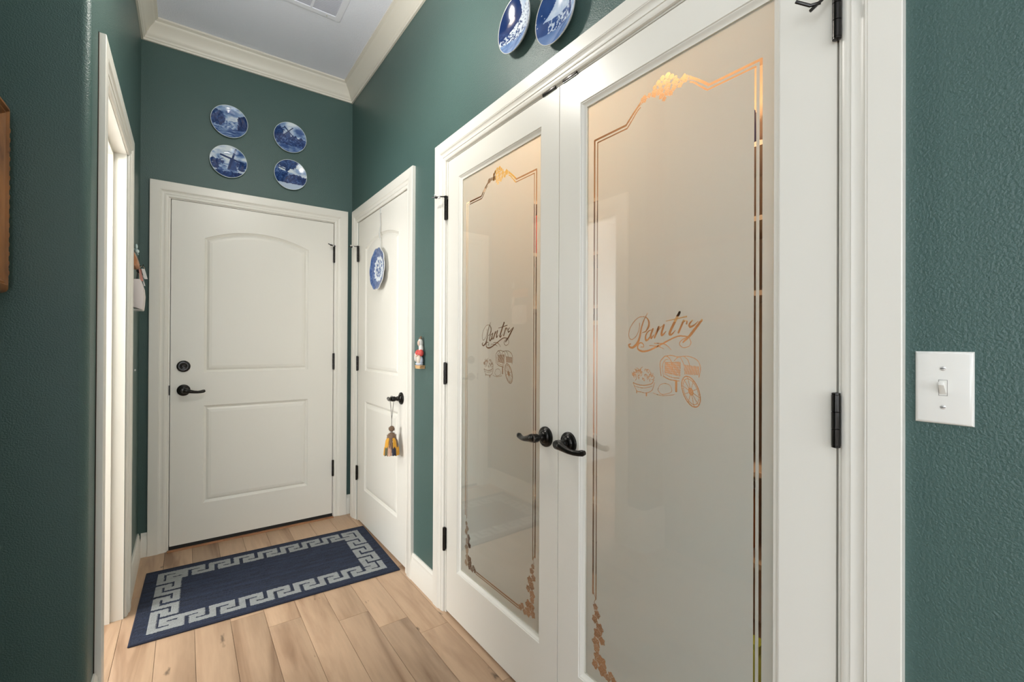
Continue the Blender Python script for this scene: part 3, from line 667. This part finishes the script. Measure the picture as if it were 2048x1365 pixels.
def scene_a(x, y):      # village between trees and a dark cliff
    t = sky(x, y, 11); n = fbm(x*6, y*8, 13); n2 = fbm(x*14+5, y*14, 18)
    t = np.where(y < .08+.25*(n-.4), .35+1.1*(n2-.30), t)
    t = np.where(np.hypot((x+.62)*1.1, y-.12) < .42+.35*(n-.4), .02+.9*np.clip(n2-.38, 0, 1), t)
    t = np.where((x > .40+.25*(n-.4)) & (y < .48-.5*np.abs(x-.7)+.3*(n-.4)) & (y > -.7), .0+.6*np.clip(n2-.42, 0, 1), t)
    return np.where(y < -.42+.2*(n-.4), .30+.9*(fbm(x*4, y*18, 17)-.35), t)
def scene_b(x, y):      # big windmill
    t = sky(x, y, 21); n = fbm(x*7, y*9, 22); n2 = fbm(x*15, y*15, 24)
    t = np.where(y < -.12+.1*(n-.4), .45+1.2*(fbm(x*5, y*14, 26)-.35), t)
    t = np.where((y < .04+.5*(n-.4)) & (y > -.22+.3*(n2-.4)) & (np.abs(x-.05) > .28), .05+.8*np.clip(n2-.36, 0, 1), t)
    t = np.where(np.hypot((x-.72)*1.2, y+.22) < .26+.3*(n-.4), .03+.6*np.clip(n2-.38, 0, 1), t)
    t = np.where(np.hypot((x+.75)*1.0, y+.35) < .22+.3*(n-.4), .03+.6*np.clip(n2-.38, 0, 1), t)
    t = np.where(y < -.60+.25*(n-.4), .02+.9*np.clip(n2-.38, 0, 1), t); t = mill(t, x, y, .20, .22, .70, 1.30)
    return mill(t, x, y, -.45, .08, .22, .6)
def scene_c(x, y):
    t = sky(x, y, 31); n = fbm(x*6, y*9, 33); n2 = fbm(x*14, y*17, 34)
    t = np.where(y < .14-.12*x+.45*(n-.4), .03+1.15*np.clip(n2-.36, 0, 1), t)
    t = np.where(np.hypot(x+.72, y-.22) < .34+.3*(n-.4), .03+.8*np.clip(n2-.38, 0, 1), t)
    t = np.where(y < -.55+.3*(n-.4), .35+.7*(fbm(x*4, y*12, 36)-.4), t)
    return mill(mill(t, x, y, -.10, .42, .40, .8), x, y, -.55, .50, .26, .5)
def scene_d(x, y):
    t = np.clip(sky(x, y, 41)+.12, 0, 1); n = fbm(x*5, y*6, 42); n2 = fbm(x*15, y*15, 43)
    t = np.where(np.hypot((x+.25)*.8, y-.85) < .48+.5*(n-.4), .03+.9*np.clip(n2-.38, 0, 1), t)
    t = np.where((y < .45-.42*(x+1)+.3*(n-.4)) & (y > -.55) & (x < .3), .10+1.3*np.clip(n2-.36, 0, 1), t)
    t = np.where((y < -.02+.5*(n-.4)) & (y > -.60+.12*(n-.4)), .03+1.1*np.clip(n2-.40, 0, 1), t)
    t = np.where(seg(x, y, (-.75, .42), (-.15, .30), .03), .02, t)
    return np.where(y < -.58+.12*(n-.4), .82, t)
def scene_e(x, y):      # night sky over a snow covered hill with farmhouse
    n = fbm(x*5, y*7, 53); n2 = fbm(x*18, y*22, 56)
    t = .04+.22*np.clip(fbm(x*2, y*2, 51)-.3, 0, 1)+np.where(vnoise(x*30, y*30, 52) > .97, .8, 0)
    t = np.where((x > .28+.2*(n-.4)) & (y > -.1) & (y < .95), .45+.5*(1-np.clip((x-.3)*1.1, 0, 1)), t)
    t = np.where((y < .10+.42*(x+.2)+.08*(n-.4)) & (y > -.42), .97-.9*(n2 > .60), t)
    t = np.where((y < -.05-.3*(x+.3)) & (y > -.5) & (n2 > .50), .15, t)
    return np.where(y <= -.42+.15*(n-.4), .38+.35*fbm(x*4, y*9, 55), t)
def scene_f(x, y):      # snowy house with a big roof
    t = .13+.3*(fbm(x*2, y*2, 61)-.3)+np.where(vnoise(x*28, y*28, 62) > .965, .8, 0)
    t = np.where((y < .62-.75*np.abs(x-.05)) & (y > .05), .92-.2*fbm(x*9, y*9, 63), t)
    t = np.where((np.abs(x-.05) < .55) & (y <= .05) & (y > -.42), np.where((fbm(x*16, y*12, 67) > .58), .85, .26), t)
    t = np.where((x > .55) & (y < .3) & (y > -.6), .6+.4*fbm(x*6, y*6, 64), t); t = np.where(seg(x, y, (.62, .1), (.62, -.3), .07), .15, t)
    return np.where(y <= -.42, .42+.1*fbm(x*3, y*5, 66), t)
def scene_g(x, y):      # blue transfer rim, white field, central spray
    r_ = np.hypot(x, y); th = np.arctan2(y, x); inner = .57+.05*np.abs(np.cos(5*th))+.03*np.sin(20*th)
    t = np.where(r_ > inner, .10+.50*fbm(x*13, y*13, 71), .98); c_ = (r_ < .38+.12*fbm(x*5, y*5, 72)) & (fbm(x*15, y*15, 73) > .47)
    return np.where(c_, .38, t)
def plate(F, s, z, rad, fn, flip, label, group=None, name='painted_plate', lift=0.0, rimw=.97, scallop=0, tilt=0, rimcol=(.72, .80, .80), deep=.019, parent_tag=True, coupe=False):
    nr, na = 46, 168
    prof = [(0, .0080), (.55, .0080), (.60, .0085), (.66, .0110), (.85, .0150), (.97, deep), (1.0, deep+.0012)]
    if coupe: prof = [(k/20, .0060+(deep-.0060)*(k/20)**2.0) for k in range(21)]
    rr = np.concatenate([np.linspace(.02, .97, nr-3), [.985, 1.0, 1.0]])
    tt = np.interp(rr, [p[0] for p in prof], [p[1] for p in prof]); tt[-1] = deep-.002
    vs, cols = [], []
    A = np.arange(na)*2*math.pi/na
    for i, (q, t) in enumerate(zip(rr, tt)):
        k = 1+scallop*np.abs(np.cos(5*A))*q**3 - scallop*.6
        lx, lz = q*k*np.cos(A)*rad, q*k*np.sin(A)*rad
        x_, y_ = q*np.cos(A), q*np.sin(A)
        c3 = ramp(fn(x_, y_)); 
        if q > rimw: c3 = np.tile(np.array(rimcol), (na, 1))
        for j in range(na):
            vs.append(Vector(F(s+(-lx[j] if flip else lx[j]), lift+t-lz[j]*tilt, z+lz[j]))); cols.append((*c3[j], 1))
    n0 = len(vs); back = [(1.0, deep-.003), (.8, .010), (.55, .0012), (.5, .0012), (.02, .004)]
    for q, t in back:
        k = 1+scallop*np.abs(np.cos(5*A))*q**3 - scallop*.6
        for j in range(na):
            lx, lz = q*k[j]*math.cos(A[j])*rad, q*k[j]*math.sin(A[j])*rad
            vs.append(Vector(F(s+(-lx if flip else lx), lift+t-lz*tilt, z+lz))); cols.append((.75, .78, .78, 1))
    nrr = nr+len(back); fs = []
    for i in range(nrr-1):
        for j in range(na): fs.append((i*na+j, i*na+(j+1) % na, (i+1)*na+(j+1) % na, (i+1)*na+j))
    fs.append(tuple(range(na))); fs.append(tuple((nrr-1)*na+j for j in range(na)))
    org = Vector(F(s, 0, z-rad)); me = bpy.data.meshes.new(name); me.from_pydata([tuple(v-org) for v in vs], [], fs)
    a = me.color_attributes.new('print', 'FLOAT_COLOR', 'POINT'); a.data.foreach_set('color', np.array(cols).ravel())
    me.polygons.foreach_set('use_smooth', [True]*len(fs)); me.materials.append(M['glaze'])
    b_ = bmesh.new(); b_.from_mesh(me); bmesh.ops.recalc_face_normals(b_, faces=b_.faces); b_.to_mesh(me); b_.free()
    o = bpy.data.objects.new(name, me); C.objects.link(o); o.location = org
    if parent_tag: tag(o, label, 'plate', group)
    return o
G_ = 'blue and white plates on the end wall above the door'
plate(BW, .2115, 2.576, .0985, scene_a, False, 'upper blue plate on the end wall with trees, village and dark cliff, leftmost column', G_)
plate(BW, .2085, 2.3285, .0985, scene_b, False, 'lower blue plate on the end wall with one large windmill, leftmost column', G_)
plate(BW, .5530, 2.570, .0985, scene_c, False, 'blue plate with small windmills and leafy land, above the plate with pale bottom', G_, coupe=True)
plate(BW, .5570, 2.3245, .0985, scene_d, False, 'blue plate with dark village scene and pale empty bottom, lower one of the right column', G_, coupe=True)
G2 = 'dark blue plates on the right wall over the pantry doors'
plate(RW, 1.286, 2.343, .094, scene_e, True, 'dark blue plate with night sky and low snowy farmhouse, above the left pantry door', G2, lift=.004, deep=.029, rimcol=(.62, .62, .58), coupe=True)
plate(RW, 1.067, 2.256, .094, scene_f, True, 'dark blue plate with large snow roofed house, closer to the right pantry door', G2, lift=.004, deep=.029, rimcol=(.62, .62, .58), coupe=True)
hp = empty('hanging_plate', (XR, 2.70, 1.53), label='scalloped blue and white plate hung by a ribbon on the closet door', cat='plate')
p_ = plate(RW, 2.690, 1.664, .128, scene_g, True, None, None, 'plate_dish', lift=.006, scallop=.05, rimw=.975, tilt=.03, deep=.022, rimcol=(.74, .74, .70), parent_tag=False)
p_.location = p_.location - hp.location; p_.parent = hp
M['ribbon'] = mat('grey_ribbon', (.55, .55, .52), .6)
MB().tube([RW(2.690, .008, 1.785), RW(2.682, .006, 1.83), RW(2.700, .009, 1.875), RW(2.690, .006, 1.93), RW(2.699, .005, 1.985), RW(2.699, .004, 2.036)], [.004, .004, .007, .0045, .004, .004], 8, flat=.45).build('ribbon', M['ribbon'], hp)
mb = MB(); fbox(mb, RW, 2.690, 2.708, .0002, .0040, 2.005, 2.0375); mb.build('over_door_hook', M['ribbon'], hp)

# ------------------------------------------------------------------ figurine on the right wall
fg = empty('wall_figurine', RW(2.09, 0, 1.09), label='small painted figurine of a woman in red bodice and white headscarf on the green wall', cat='figurine')
def E(name, s, t, z, rs_, rt, rz, m_, tilt=0, bump=None):
    return MB().ell(RW(s, t, z), (rt, rs_, rz), 20, 14, Matrix.Rotation(tilt, 3, 'X') if tilt else None).build(name, m_, fg)
M['f_cream'] = mat('figurine_cream', (.72, .62, .50), .55, bump=.5, bscale=160); M['f_white'] = mat('figurine_white', (.78, .74, .68), .55)
M['f_red'] = mat('figurine_red', (.62, .075, .06), .5, bump=.4, bscale=200); M['f_blue'] = mat('figurine_bluegrey', (.52, .55, .62), .55, bump=.6, bscale=150)
M['f_straw'] = mat('figurine_straw', (.62, .38, .17), .7, bump=1, bscale=300); M['f_brown'] = mat('figurine_brown', (.22, .13, .08), .6); M['f_face'] = mat('figurine_skin', (.76, .56, .44), .5)
E('headscarf', 2.084, .016, 1.216, .013, .013, .022, M['f_white']); E('face', 2.082, .0245, 1.216, .0085, .007, .014, M['f_face']); E('hair', 2.086, .014, 1.238, .009, .009, .007, M['f_brown'])
E('hair_bun', 2.086, .012, 1.246, .005, .005, .005, M['f_brown'])
E('scarf_drape', 2.080, .014, 1.190, .012, .011, .026, M['f_white'], -.1)
E('bodice', 2.088, .016, 1.166, .022, .015, .021, M['f_red']); E('sleeve', 2.110, .018, 1.168, .012, .012, .016, M['f_red'], .5); E('sleeve', 2.068, .018, 1.168, .011, .012, .017, M['f_red'], -.3)
E('apron', 2.082, .024, 1.135, .016, .012, .024, M['f_cream']); E('skirt', 2.090, .016, 1.130, .028, .014, .026, M['f_blue']); E('skirt_hem', 2.090, .018, 1.112, .027, .017, .010, M['f_blue'])
E('sack', 2.122, .018, 1.150, .010, .012, .030, M['f_white'], .25); E('hand', 2.096, .032, 1.152, .007, .007, .005, M['f_face']); E('hand', 2.082, .034, 1.154, .006, .006, .005, M['f_face'])
mb = MB(); mb.loft([[RW(2.089+sx_*(.030+.003*math.sin(k*5)), t_, 1.0895+k*.004) for sx_, t_ in ((-1, .0005), (1, .0005), (1, .028), (.3, .034), (-.3, .034), (-1, .028))] for k in range(5)], smooth=False)
mb.build('straw_base', M['f_straw'], fg, bevel=.0015)

# ------------------------------------------------------------------ tassel on the closet lever
ts = empty('tassel', (XR-.033, 2.385, .62), label='yellow, grey and brown pompom tassel hanging from the closet door lever', cat='tassel')
tx, ty = XR-.052, 2.368
M['t_brown'] = mat('taupe_wool', (.22, .14, .09), .95, bump=1, bscale=500, bdist=.003); M['t_yel'] = mat('mustard_wool', (.78, .40, .05), .95, bump=1, bscale=500, bdist=.003)
M['t_navy'] = mat('navy_wool', (.035, .035, .055), .95); M['t_pink'] = mat('blush_wool', (.62, .38, .26), .95); M['t_olive'] = mat('olive_wool', (.13, .12, .07), .95); M['t_str'] = mat('black_white_cord', (.12, .11, .10), .8)
MB().tube([(tx-.004, ty+.012, .898), (tx-.001, ty+.006, .85), (tx, ty, .80), (tx, ty, .762)], .0014, 6).tube([(tx+.006, ty-.012, .898), (tx+.003, ty-.006, .85), (tx, ty, .80), (tx, ty, .762)], .0014, 6).tube([(tx-.004, ty+.012, .898), (tx, ty+.014, .926), (tx+.002, ty, .9275), (tx+.006, ty-.014, .92), (tx+.006, ty-.012, .898)], .0014, 6).build('cord', M['t_str'], ts)
def fuzz(name, c, rad, m_, n=160, ln=.004):
    rs = random.Random(name+str(c)); mb = MB(); mb.ell(c, (rad*.88,)*3, 14, 10)
    for i in range(n):
        v = Vector((rs.gauss(0, 1), rs.gauss(0, 1), rs.gauss(0, 1))).normalized(); a = Vector(c)+v*rad*.8; b_ = Vector(c)+v*(rad+ln*rs.random()); o1 = v.orthogonal().normalized()*.0011; o2 = v.cross(o1)
        mb.add([a+o1, a-o1*.5+o2*.8, a-o1*.5-o2*.8, b_], [(0, 1, 3), (1, 2, 3), (2, 0, 3)])
    return mb.build(name, m_, ts)
fuzz('pompom', (tx, ty, .750), .017, M['t_brown']); fuzz('pompom', (tx, ty, .706), .027, M['t_brown'], 220)
mb = MB()
for k in range(4):
    a = k*math.pi/2; mb.tube([(tx+.006*math.cos(a), ty+.006*math.sin(a), .734), (tx+.007*math.cos(a+.8), ty+.007*math.sin(a+.8), .728), (tx+.006*math.cos(a+1.6), ty+.006*math.sin(a+1.6), .721)], .0011, 5)
mb.build('bead_knot', M['t_str'], ts)
seqs = (['t_navy', 't_yel', 't_brown', 't_yel', 't_yel', 't_yel', 't_brown', 't_yel', 't_brown'], ['t_brown', 't_navy', 't_pink', 't_yel', 't_yel', 't_olive', 't_pink', 't_navy', 't_yel', 't_yel'])
for tier, (zt_, zb_, r0_, r1_, nn) in enumerate(((.706, .646, .018, .038, 9), (.668, .608, .027, .043, 10))):
    for k in range(nn):
        a = 2*math.pi*k/nn + tier*.3; rs = random.Random(k*7+tier); mb = MB()
        for q in range(16):
            da = rs.uniform(-.30, .30); rr_ = rs.uniform(.82, 1.04); a2 = a+da
            x2, y2 = tx+r1_*rr_*math.cos(a2)*.9, ty+r1_*rr_*math.sin(a2)
            x2 = min(x2, XR-.005)
            x1_, y1_ = tx+r0_*math.cos(a+da*.6), ty+r0_*math.sin(a+da*.6)
            mb.tube([(x1_, y1_, zt_), ((x1_+x2)/2+.003*math.cos(a), (y1_+y2)/2+.003*math.sin(a), (zt_+zb_)/2+.008), (x2, y2, zb_+rs.uniform(0, .006))], [.0035, .0032, .0022], 5)
        mb.build('yarn_bundle', M[seqs[tier][k]], ts)

# ------------------------------------------------------------------ light switch
sw = empty('light_switch', RW(.176, 0, 1.097), label='white toggle light switch plate on the green wall beside the pantry doors', cat='switch')
mb = MB(); S0, S1, Z0, Z1 = .1425, .2100, 1.0965, 1.2095
rect = lambda i, t: [RW(s, t, z) for s, z in ((S0+i, Z0+i), (S1-i, Z0+i), (S1-i, Z1-i), (S0+i, Z1-i))]
mb.loft([rect(0, .0002), rect(0, .0025), rect(.0008, .0042), rect(.003, .0058), (rect(.005, .0062))], True, True, smooth=False); mb.build('cover_plate', M['white_plastic'], sw)
sc_y, sc_z = .1765, 1.1530
dkp = mat('switch_gap', (.25, .24, .22), .6)
mb = MB()
for q in ((sc_y-.0052, sc_y-.0046, sc_z-.0125, sc_z+.0125), (sc_y+.0046, sc_y+.0052, sc_z-.0125, sc_z+.0125), (sc_y-.0046, sc_y+.0046, sc_z-.0125, sc_z-.0119), (sc_y-.0046, sc_y+.0046, sc_z+.0119, sc_z+.0125)): fbox(mb, RW, q[0], q[1], .0060, .0064, q[2], q[3])
mb.build('toggle_slot', dkp, sw)
mb = MB(); mb.loft([[RW(sc_y+a*.0042, .0062, sc_z-.004+b_) for a, b_ in ((-1, -.006), (1, -.006), (1, .009), (-1, .009))], [RW(sc_y+a*.0030, .0190, sc_z+.007+b_) for a, b_ in ((-1, -.002), (1, -.002), (1, .003), (-1, .003))]], smooth=False)
mb.build('toggle', M['white_plastic'], sw, bevel=.0006)
for dz in (.0300, -.0300):
    s_ = MB().lathe([(.0035, 0), (.0035, .0006), (.0022, .0014), (.001, .0015)], RW(sc_y, .0061, sc_z+dz), (-1, 0, 0), 20).build('screw', M['steel'], sw)
    mb = MB(); fbox(mb, RW, sc_y-.0030, sc_y+.0030, .0070, .0078, sc_z+dz-.0004, sc_z+dz+.0004); mb.build('screw_slot', M['black'], s_)

# ------------------------------------------------------------------ picture frame at far left
pf = empty('picture_frame', (XP, 1.36, 1.337), label='carved brown wooden picture frame cut off by the left edge of view', cat='picture')
fp = [(0, 0), (0, .020), (.004, .030), (.010, .034), (.018, .036), (.022, .030), (.026, .031), (.034, .024), (.040, .016), (.046, .014), (.052, .008), (.052, 0)]
s0_, s1_, z0_, z1_ = 1.02, 1.641, 1.337, 1.802
PW = lambda s, t, z: (XP+t+.0005, s, z)
def fcorn(i): return lambda d: [(s0_+d, z0_+d), (s1_-d, z0_+d), (s1_-d, z1_-d), (s0_+d, z1_-d)][i]
for a in range(4):
    b_ = (a+1) % 4
    MB().loft([[PW(fcorn(a)(d)[0], t, fcorn(a)(d)[1]) for d, t in fp], [PW(fcorn(b_)(d)[0], t, fcorn(b_)(d)[1]) for d, t in fp]], smooth=False).build('frame_rail', M['frame_wood'], pf)
mb = MB()
for k in range(16):
    z = z0_+.05+k*.0235; mb.ell(PW(s1_-.006, .031, z), (.004, .005, .009), 8, 6)
mb.build('carved_leaf_row', M['frame_wood'], pf)
mb = MB(); mb.box(XP+.001, XP+.006, s0_+.05, s1_-.05, z0_+.05, z1_-.05); mb.build('canvas', mat('muted_canvas', (.35, .30, .22), .8, var=.3), pf)

# ------------------------------------------------------------------ keys and wall items on the left wall beyond the doorway
kr = empty('key_rack', (XL, 2.90, 1.58), label='orange-brown wooden key rack on the left wall just past the doorway', cat='rack')
rk = [(.0003, 1.580), (.014, 1.580), (.0235, 1.590), (.0235, 1.606), (.012, 1.645), (.0003, 1.648)]
MB().loft([[LW(2.78, t, z) for t, z in rk], [LW(2.955, t, z) for t, z in rk]]).build('rack_body', M['rack_wood'], kr, bevel=.0015)
MB().tube([LW(2.935, .022, 1.598), LW(2.935, .034, 1.594), LW(2.935, .038, 1.600), LW(2.935, .038, 1.606)], .0018, 8).build('hook', M['bronze'], kr)
M['keymetal'] = mat('key_brass', (.45, .36, .26), .3, .8); M['pink'] = mat('pink_strap', (.70, .33, .27), .7); M['tagw'] = mat('pale_tag', (.72, .72, .70), .4)
ks = empty('key_bunch', LW(2.935, .034, 1.50), label='bunch of keys with pink strap and pale tag hanging from the key rack', cat='keys')
MB().tube([LW(2.935+.004*math.sin(a), .034+.009*math.sin(a), 1.586+.010*math.cos(a)) for a in [2*math.pi*i/16 for i in range(17)]], .0012, 6).build('key_ring', M['keymetal'], ks)
def slab(s0, t0, z0, s1, t1, z1, hs, th_): return MB().loft([[LW(c0+a, d0+b_, e0) for a, b_ in ((-hs, -th_), (hs, -th_), (hs, th_), (-hs, th_))] for c0, d0, e0 in ((s0, t0, z0), (s1, t1, z1))])
slab(2.930, .026, 1.578, 2.925, .034, 1.520, .004, .0050).build('strap', M['pink'], ks)
slab(2.928, .022, 1.582, 2.926, .040, 1.572, .004, .0030).build('strap_loop', M['pink'], ks)
slab(2.920, .038, 1.582, 2.918, .050, 1.532, .004, .0065).build('pale_tag', M['tagw'], ks)
for k, (t0, t1, z0, z1, m_) in enumerate(((.018, .014, 1.572, 1.530, mat('black_key', (.03, .03, .03), .4)), (.024, .026, 1.565, 1.512, M['keymetal']), (.034, .044, 1.545, 1.498, M['tagw']))):
    mb = slab(2.936, t0, z0, 2.936, t1, z1, .0011, .0030); mb.lathe([(.001, -.0011), (.0075, -.0011), (.0075, .0011), (.001, .0011)], LW(2.936, t0, z0), (0, 1, 0), 14); mb.build('key', m_, ks)
gh = empty('glass_hook', LW(2.955, 0, 1.650), label='small clear glass wall ornament above the key rack', cat='ornament')
mg = mat('pale_clear_glass', (.5, .62, .62), .1, spec=.8)
MB().ell(LW(2.960, .009, 1.697), (.006, .009, .014), 12, 8).build('glass_bud', mg, gh); MB().ell(LW(2.960, .011, 1.674), (.010, .011, .011), 12, 8).build('glass_bowl', mg, gh)
MB().tube([LW(2.960, .0005, 1.684), LW(2.960, .010, 1.684), LW(2.960, .012, 1.665), LW(2.960, .017, 1.656)], .0025, 8).build('glass_stem', mg, gh)
nb = empty('paper_holder', LW(2.90, 0, 1.37), label='white wall box on the left wall below the hanging keys', cat='box')
prf = [(.0003, 1.385), (.044, 1.371), (.047, 1.40), (.049, 1.44), (.046, 1.475), (.034, 1.517), (.0003, 1.514)]
M['pinkwhite'] = mat('pinkish_white_plastic', (.78, .70, .68), .4)
MB().loft([[LW(2.79, t, z) for t, z in prf], [LW(2.925, t, z) for t, z in prf]]).build('box_body', M['pinkwhite'], nb, bevel=.0015)
mb = MB(); fbox(mb, LW, 2.800, 2.920, .008, .0420, 1.3685, 1.3735); mb.build('box_lip', M['tagw'], nb)
MB().box(*sorted((XL, XL+.006)), 3.02, 3.03, 1.065, 1.074).build('wall_hook', M['tagw'], None, label='tiny white hook on the left wall beyond the doorway casing', cat='hook')

# ------------------------------------------------------------------ pantry contents
pw = empty('pantry_shelving', (PX, 1.0, 0), label='brown pantry shelving glimpsed through the clear etched lines', cat='shelving')
SH = (.40, .74, 1.42, 1.70, 1.98)
for z in SH:
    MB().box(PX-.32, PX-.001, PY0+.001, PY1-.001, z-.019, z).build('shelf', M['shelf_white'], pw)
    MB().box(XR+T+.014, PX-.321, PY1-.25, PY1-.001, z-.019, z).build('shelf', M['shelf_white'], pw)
def boxitem(name, x, y, z, sx_, sy_, sz, col, label, cat, kind='box'):
    t_ = empty(name, (x, y, z+.0005), label=label, cat=cat); m_ = mat(name+'_print', col, .4, var=.25); z += .0005
    if kind == 'box':
        MB().box(x-sx_/2, x+sx_/2, y-sy_/2, y+sy_/2, z, z+sz*.96).build('carton', m_, t_, bevel=.002)
        MB().box(x-sx_/2+.002, x+sx_/2-.002, y-sy_/2+.002, y+sy_/2-.002, z+sz*.96, z+sz).build('flap', mat('carton_top', tuple(min(1, c*1.3+.05) for c in col), .5), t_)
        if sz < .4: MB().box(x-sx_/2-.001, x-sx_/2, y-sy_*.35, y+sy_*.35, z+sz*.3, z+sz*.6).build('label_patch', mat('label_pale', (.8, .78, .7), .5), t_)
    elif kind == 'jar':
        r_ = sx_/2
        MB().lathe([(.001, 0), (r_*.95, 0), (r_, .006), (r_, sz*.75), (r_*.75, sz*.86), (r_*.72, sz*.88), (.001, sz*.88)], (x, y, z), (0, 0, 1), 24).build('jar_body', m_, t_)
        MB().lathe([(r_*.78, sz*.88), (r_*.8, sz*.885), (r_*.8, sz), (.001, sz)], (x, y, z), (0, 0, 1), 24).build('lid', mat('jar_lid', (.6, .6, .55), .3, .7), t_)
    else:
        r_ = sx_/2
        MB().loft([[(x+r_*k*math.cos(a)*(1+.12*math.sin(3*a+i)), y+sy_/2*k*math.sin(a)*(1+.1*math.cos(4*a+i)), z+h_) for a in [2*math.pi*j/16 for j in range(16)]] for i, (k, h_) in enumerate(((.7, 0), (1, sz*.12), (1.05, sz*.5), (.9, sz*.85), (.55, sz)))]).build('bag_body', m_, t_)
        MB().box(x-sx_*.12, x+sx_*.12, y-sy_*.3, y+sy_*.3, z+sz*.97, z+sz*1.08).build('bag_seal', m_, t_)
    return t_
ix = PX-.18
spec = [
 (ix, 1.00, 4, (.13, .13, .22), (.05, .06, .38), 'navy carton on the top pantry shelf seen through the right border line', 'carton', 'box', 'box'),
 (ix, 1.22, 4, (.13, .16, .20), (.60, .06, .04), 'red carton on the top pantry shelf next to the navy carton', 'carton', 'box', 'box'),
 (ix, 1.00, 3, (.12, .12, .18), (.55, .50, .42), 'pale beige jar on the second highest pantry shelf', 'jar', 'jar', 'jar'),
 (ix, 1.26, 3, (.14, .16, .18), (.30, .18, .10), 'brown carton on the second highest pantry shelf', 'carton', 'box', 'box'),
 (ix, .98, 2, (.14, .13, .20), (.62, .20, .05), 'orange snack bag on the middle pantry shelf behind the right door', 'snack_bag', 'bag', 'bag'),
 (ix, .80, 2, (.14, .14, .22), (.45, .55, .08), 'lime green snack bag on the middle pantry shelf', 'snack_bag', 'bag', 'bag'),
 (ix, .99, 1, (.13, .13, .38), (.10, .18, .40), 'tall blue jar on the pantry shelf below the snack bags', 'jar', 'jar', 'jar'),
 (ix, .97, 0, (.15, .13, .26), (.60, .22, .05), 'orange-brown jar on the lowest pantry shelf', 'jar', 'jar', 'jar'),
 (ix, 1.28, 0, (.15, .17, .22), (.55, .42, .28), 'tan carton beside the orange-brown jar on the lowest back shelf', 'carton', 'box', 'box'),
 (ix-.02, 1.178, 1, (.17, .225, .60), (.90, .54, .30), 'tall tan carton behind the last letters of Pantry on the right door', 'carton', 'box', 'box'),
 (ix-.02, 1.425, 1, (.17, .250, .645), (.88, .53, .30), 'tallest tan carton behind the first letters of Pantry on the right door', 'carton', 'box', 'box'),
 (ix-.02, 1.680, 1, (.17, .240, .60), (.88, .52, .30), 'tan carton behind the vegetable basket drawing of the right door', 'carton', 'box', 'box'),
 (1.50, .76, -1, (.20, .20, .24), (.42, .50, .06), 'yellow-green bag on the pantry floor behind the right door', 'grocery_bag', 'bag', 'bag'),
 (1.35, 2.00, 4, (.13, .14, .24), (.55, .40, .10), 'yellow carton on the top side shelf behind the left pantry door', 'carton', 'box', 'box'),
 (1.62, 2.00, 3, (.13, .14, .22), (.50, .06, .05), 'red carton on the side shelf behind the left pantry door', 'carton', 'box', 'box'),
 (1.30, 2.00, 2, (.11, .11, .20), (.30, .12, .05), 'brown jar on the middle side shelf of the pantry', 'jar', 'jar', 'jar'),
 (1.55, 2.00, 1, (.16, .16, .24), (.20, .12, .07), 'dark carton on the lower side shelf of the pantry', 'carton', 'box', 'box'),
 (1.30, 2.00, 0, (.15, .16, .22), (.62, .35, .10), 'yellow-brown carton on the lowest side shelf of the pantry', 'carton', 'box', 'box')]
for x, y, si, (a, b_, c_), col, lb, nm, cat, kd in spec:
    boxitem(nm, x, y, SH[si] if si >= 0 else 0, a, b_, c_, col, lb, cat, kd)
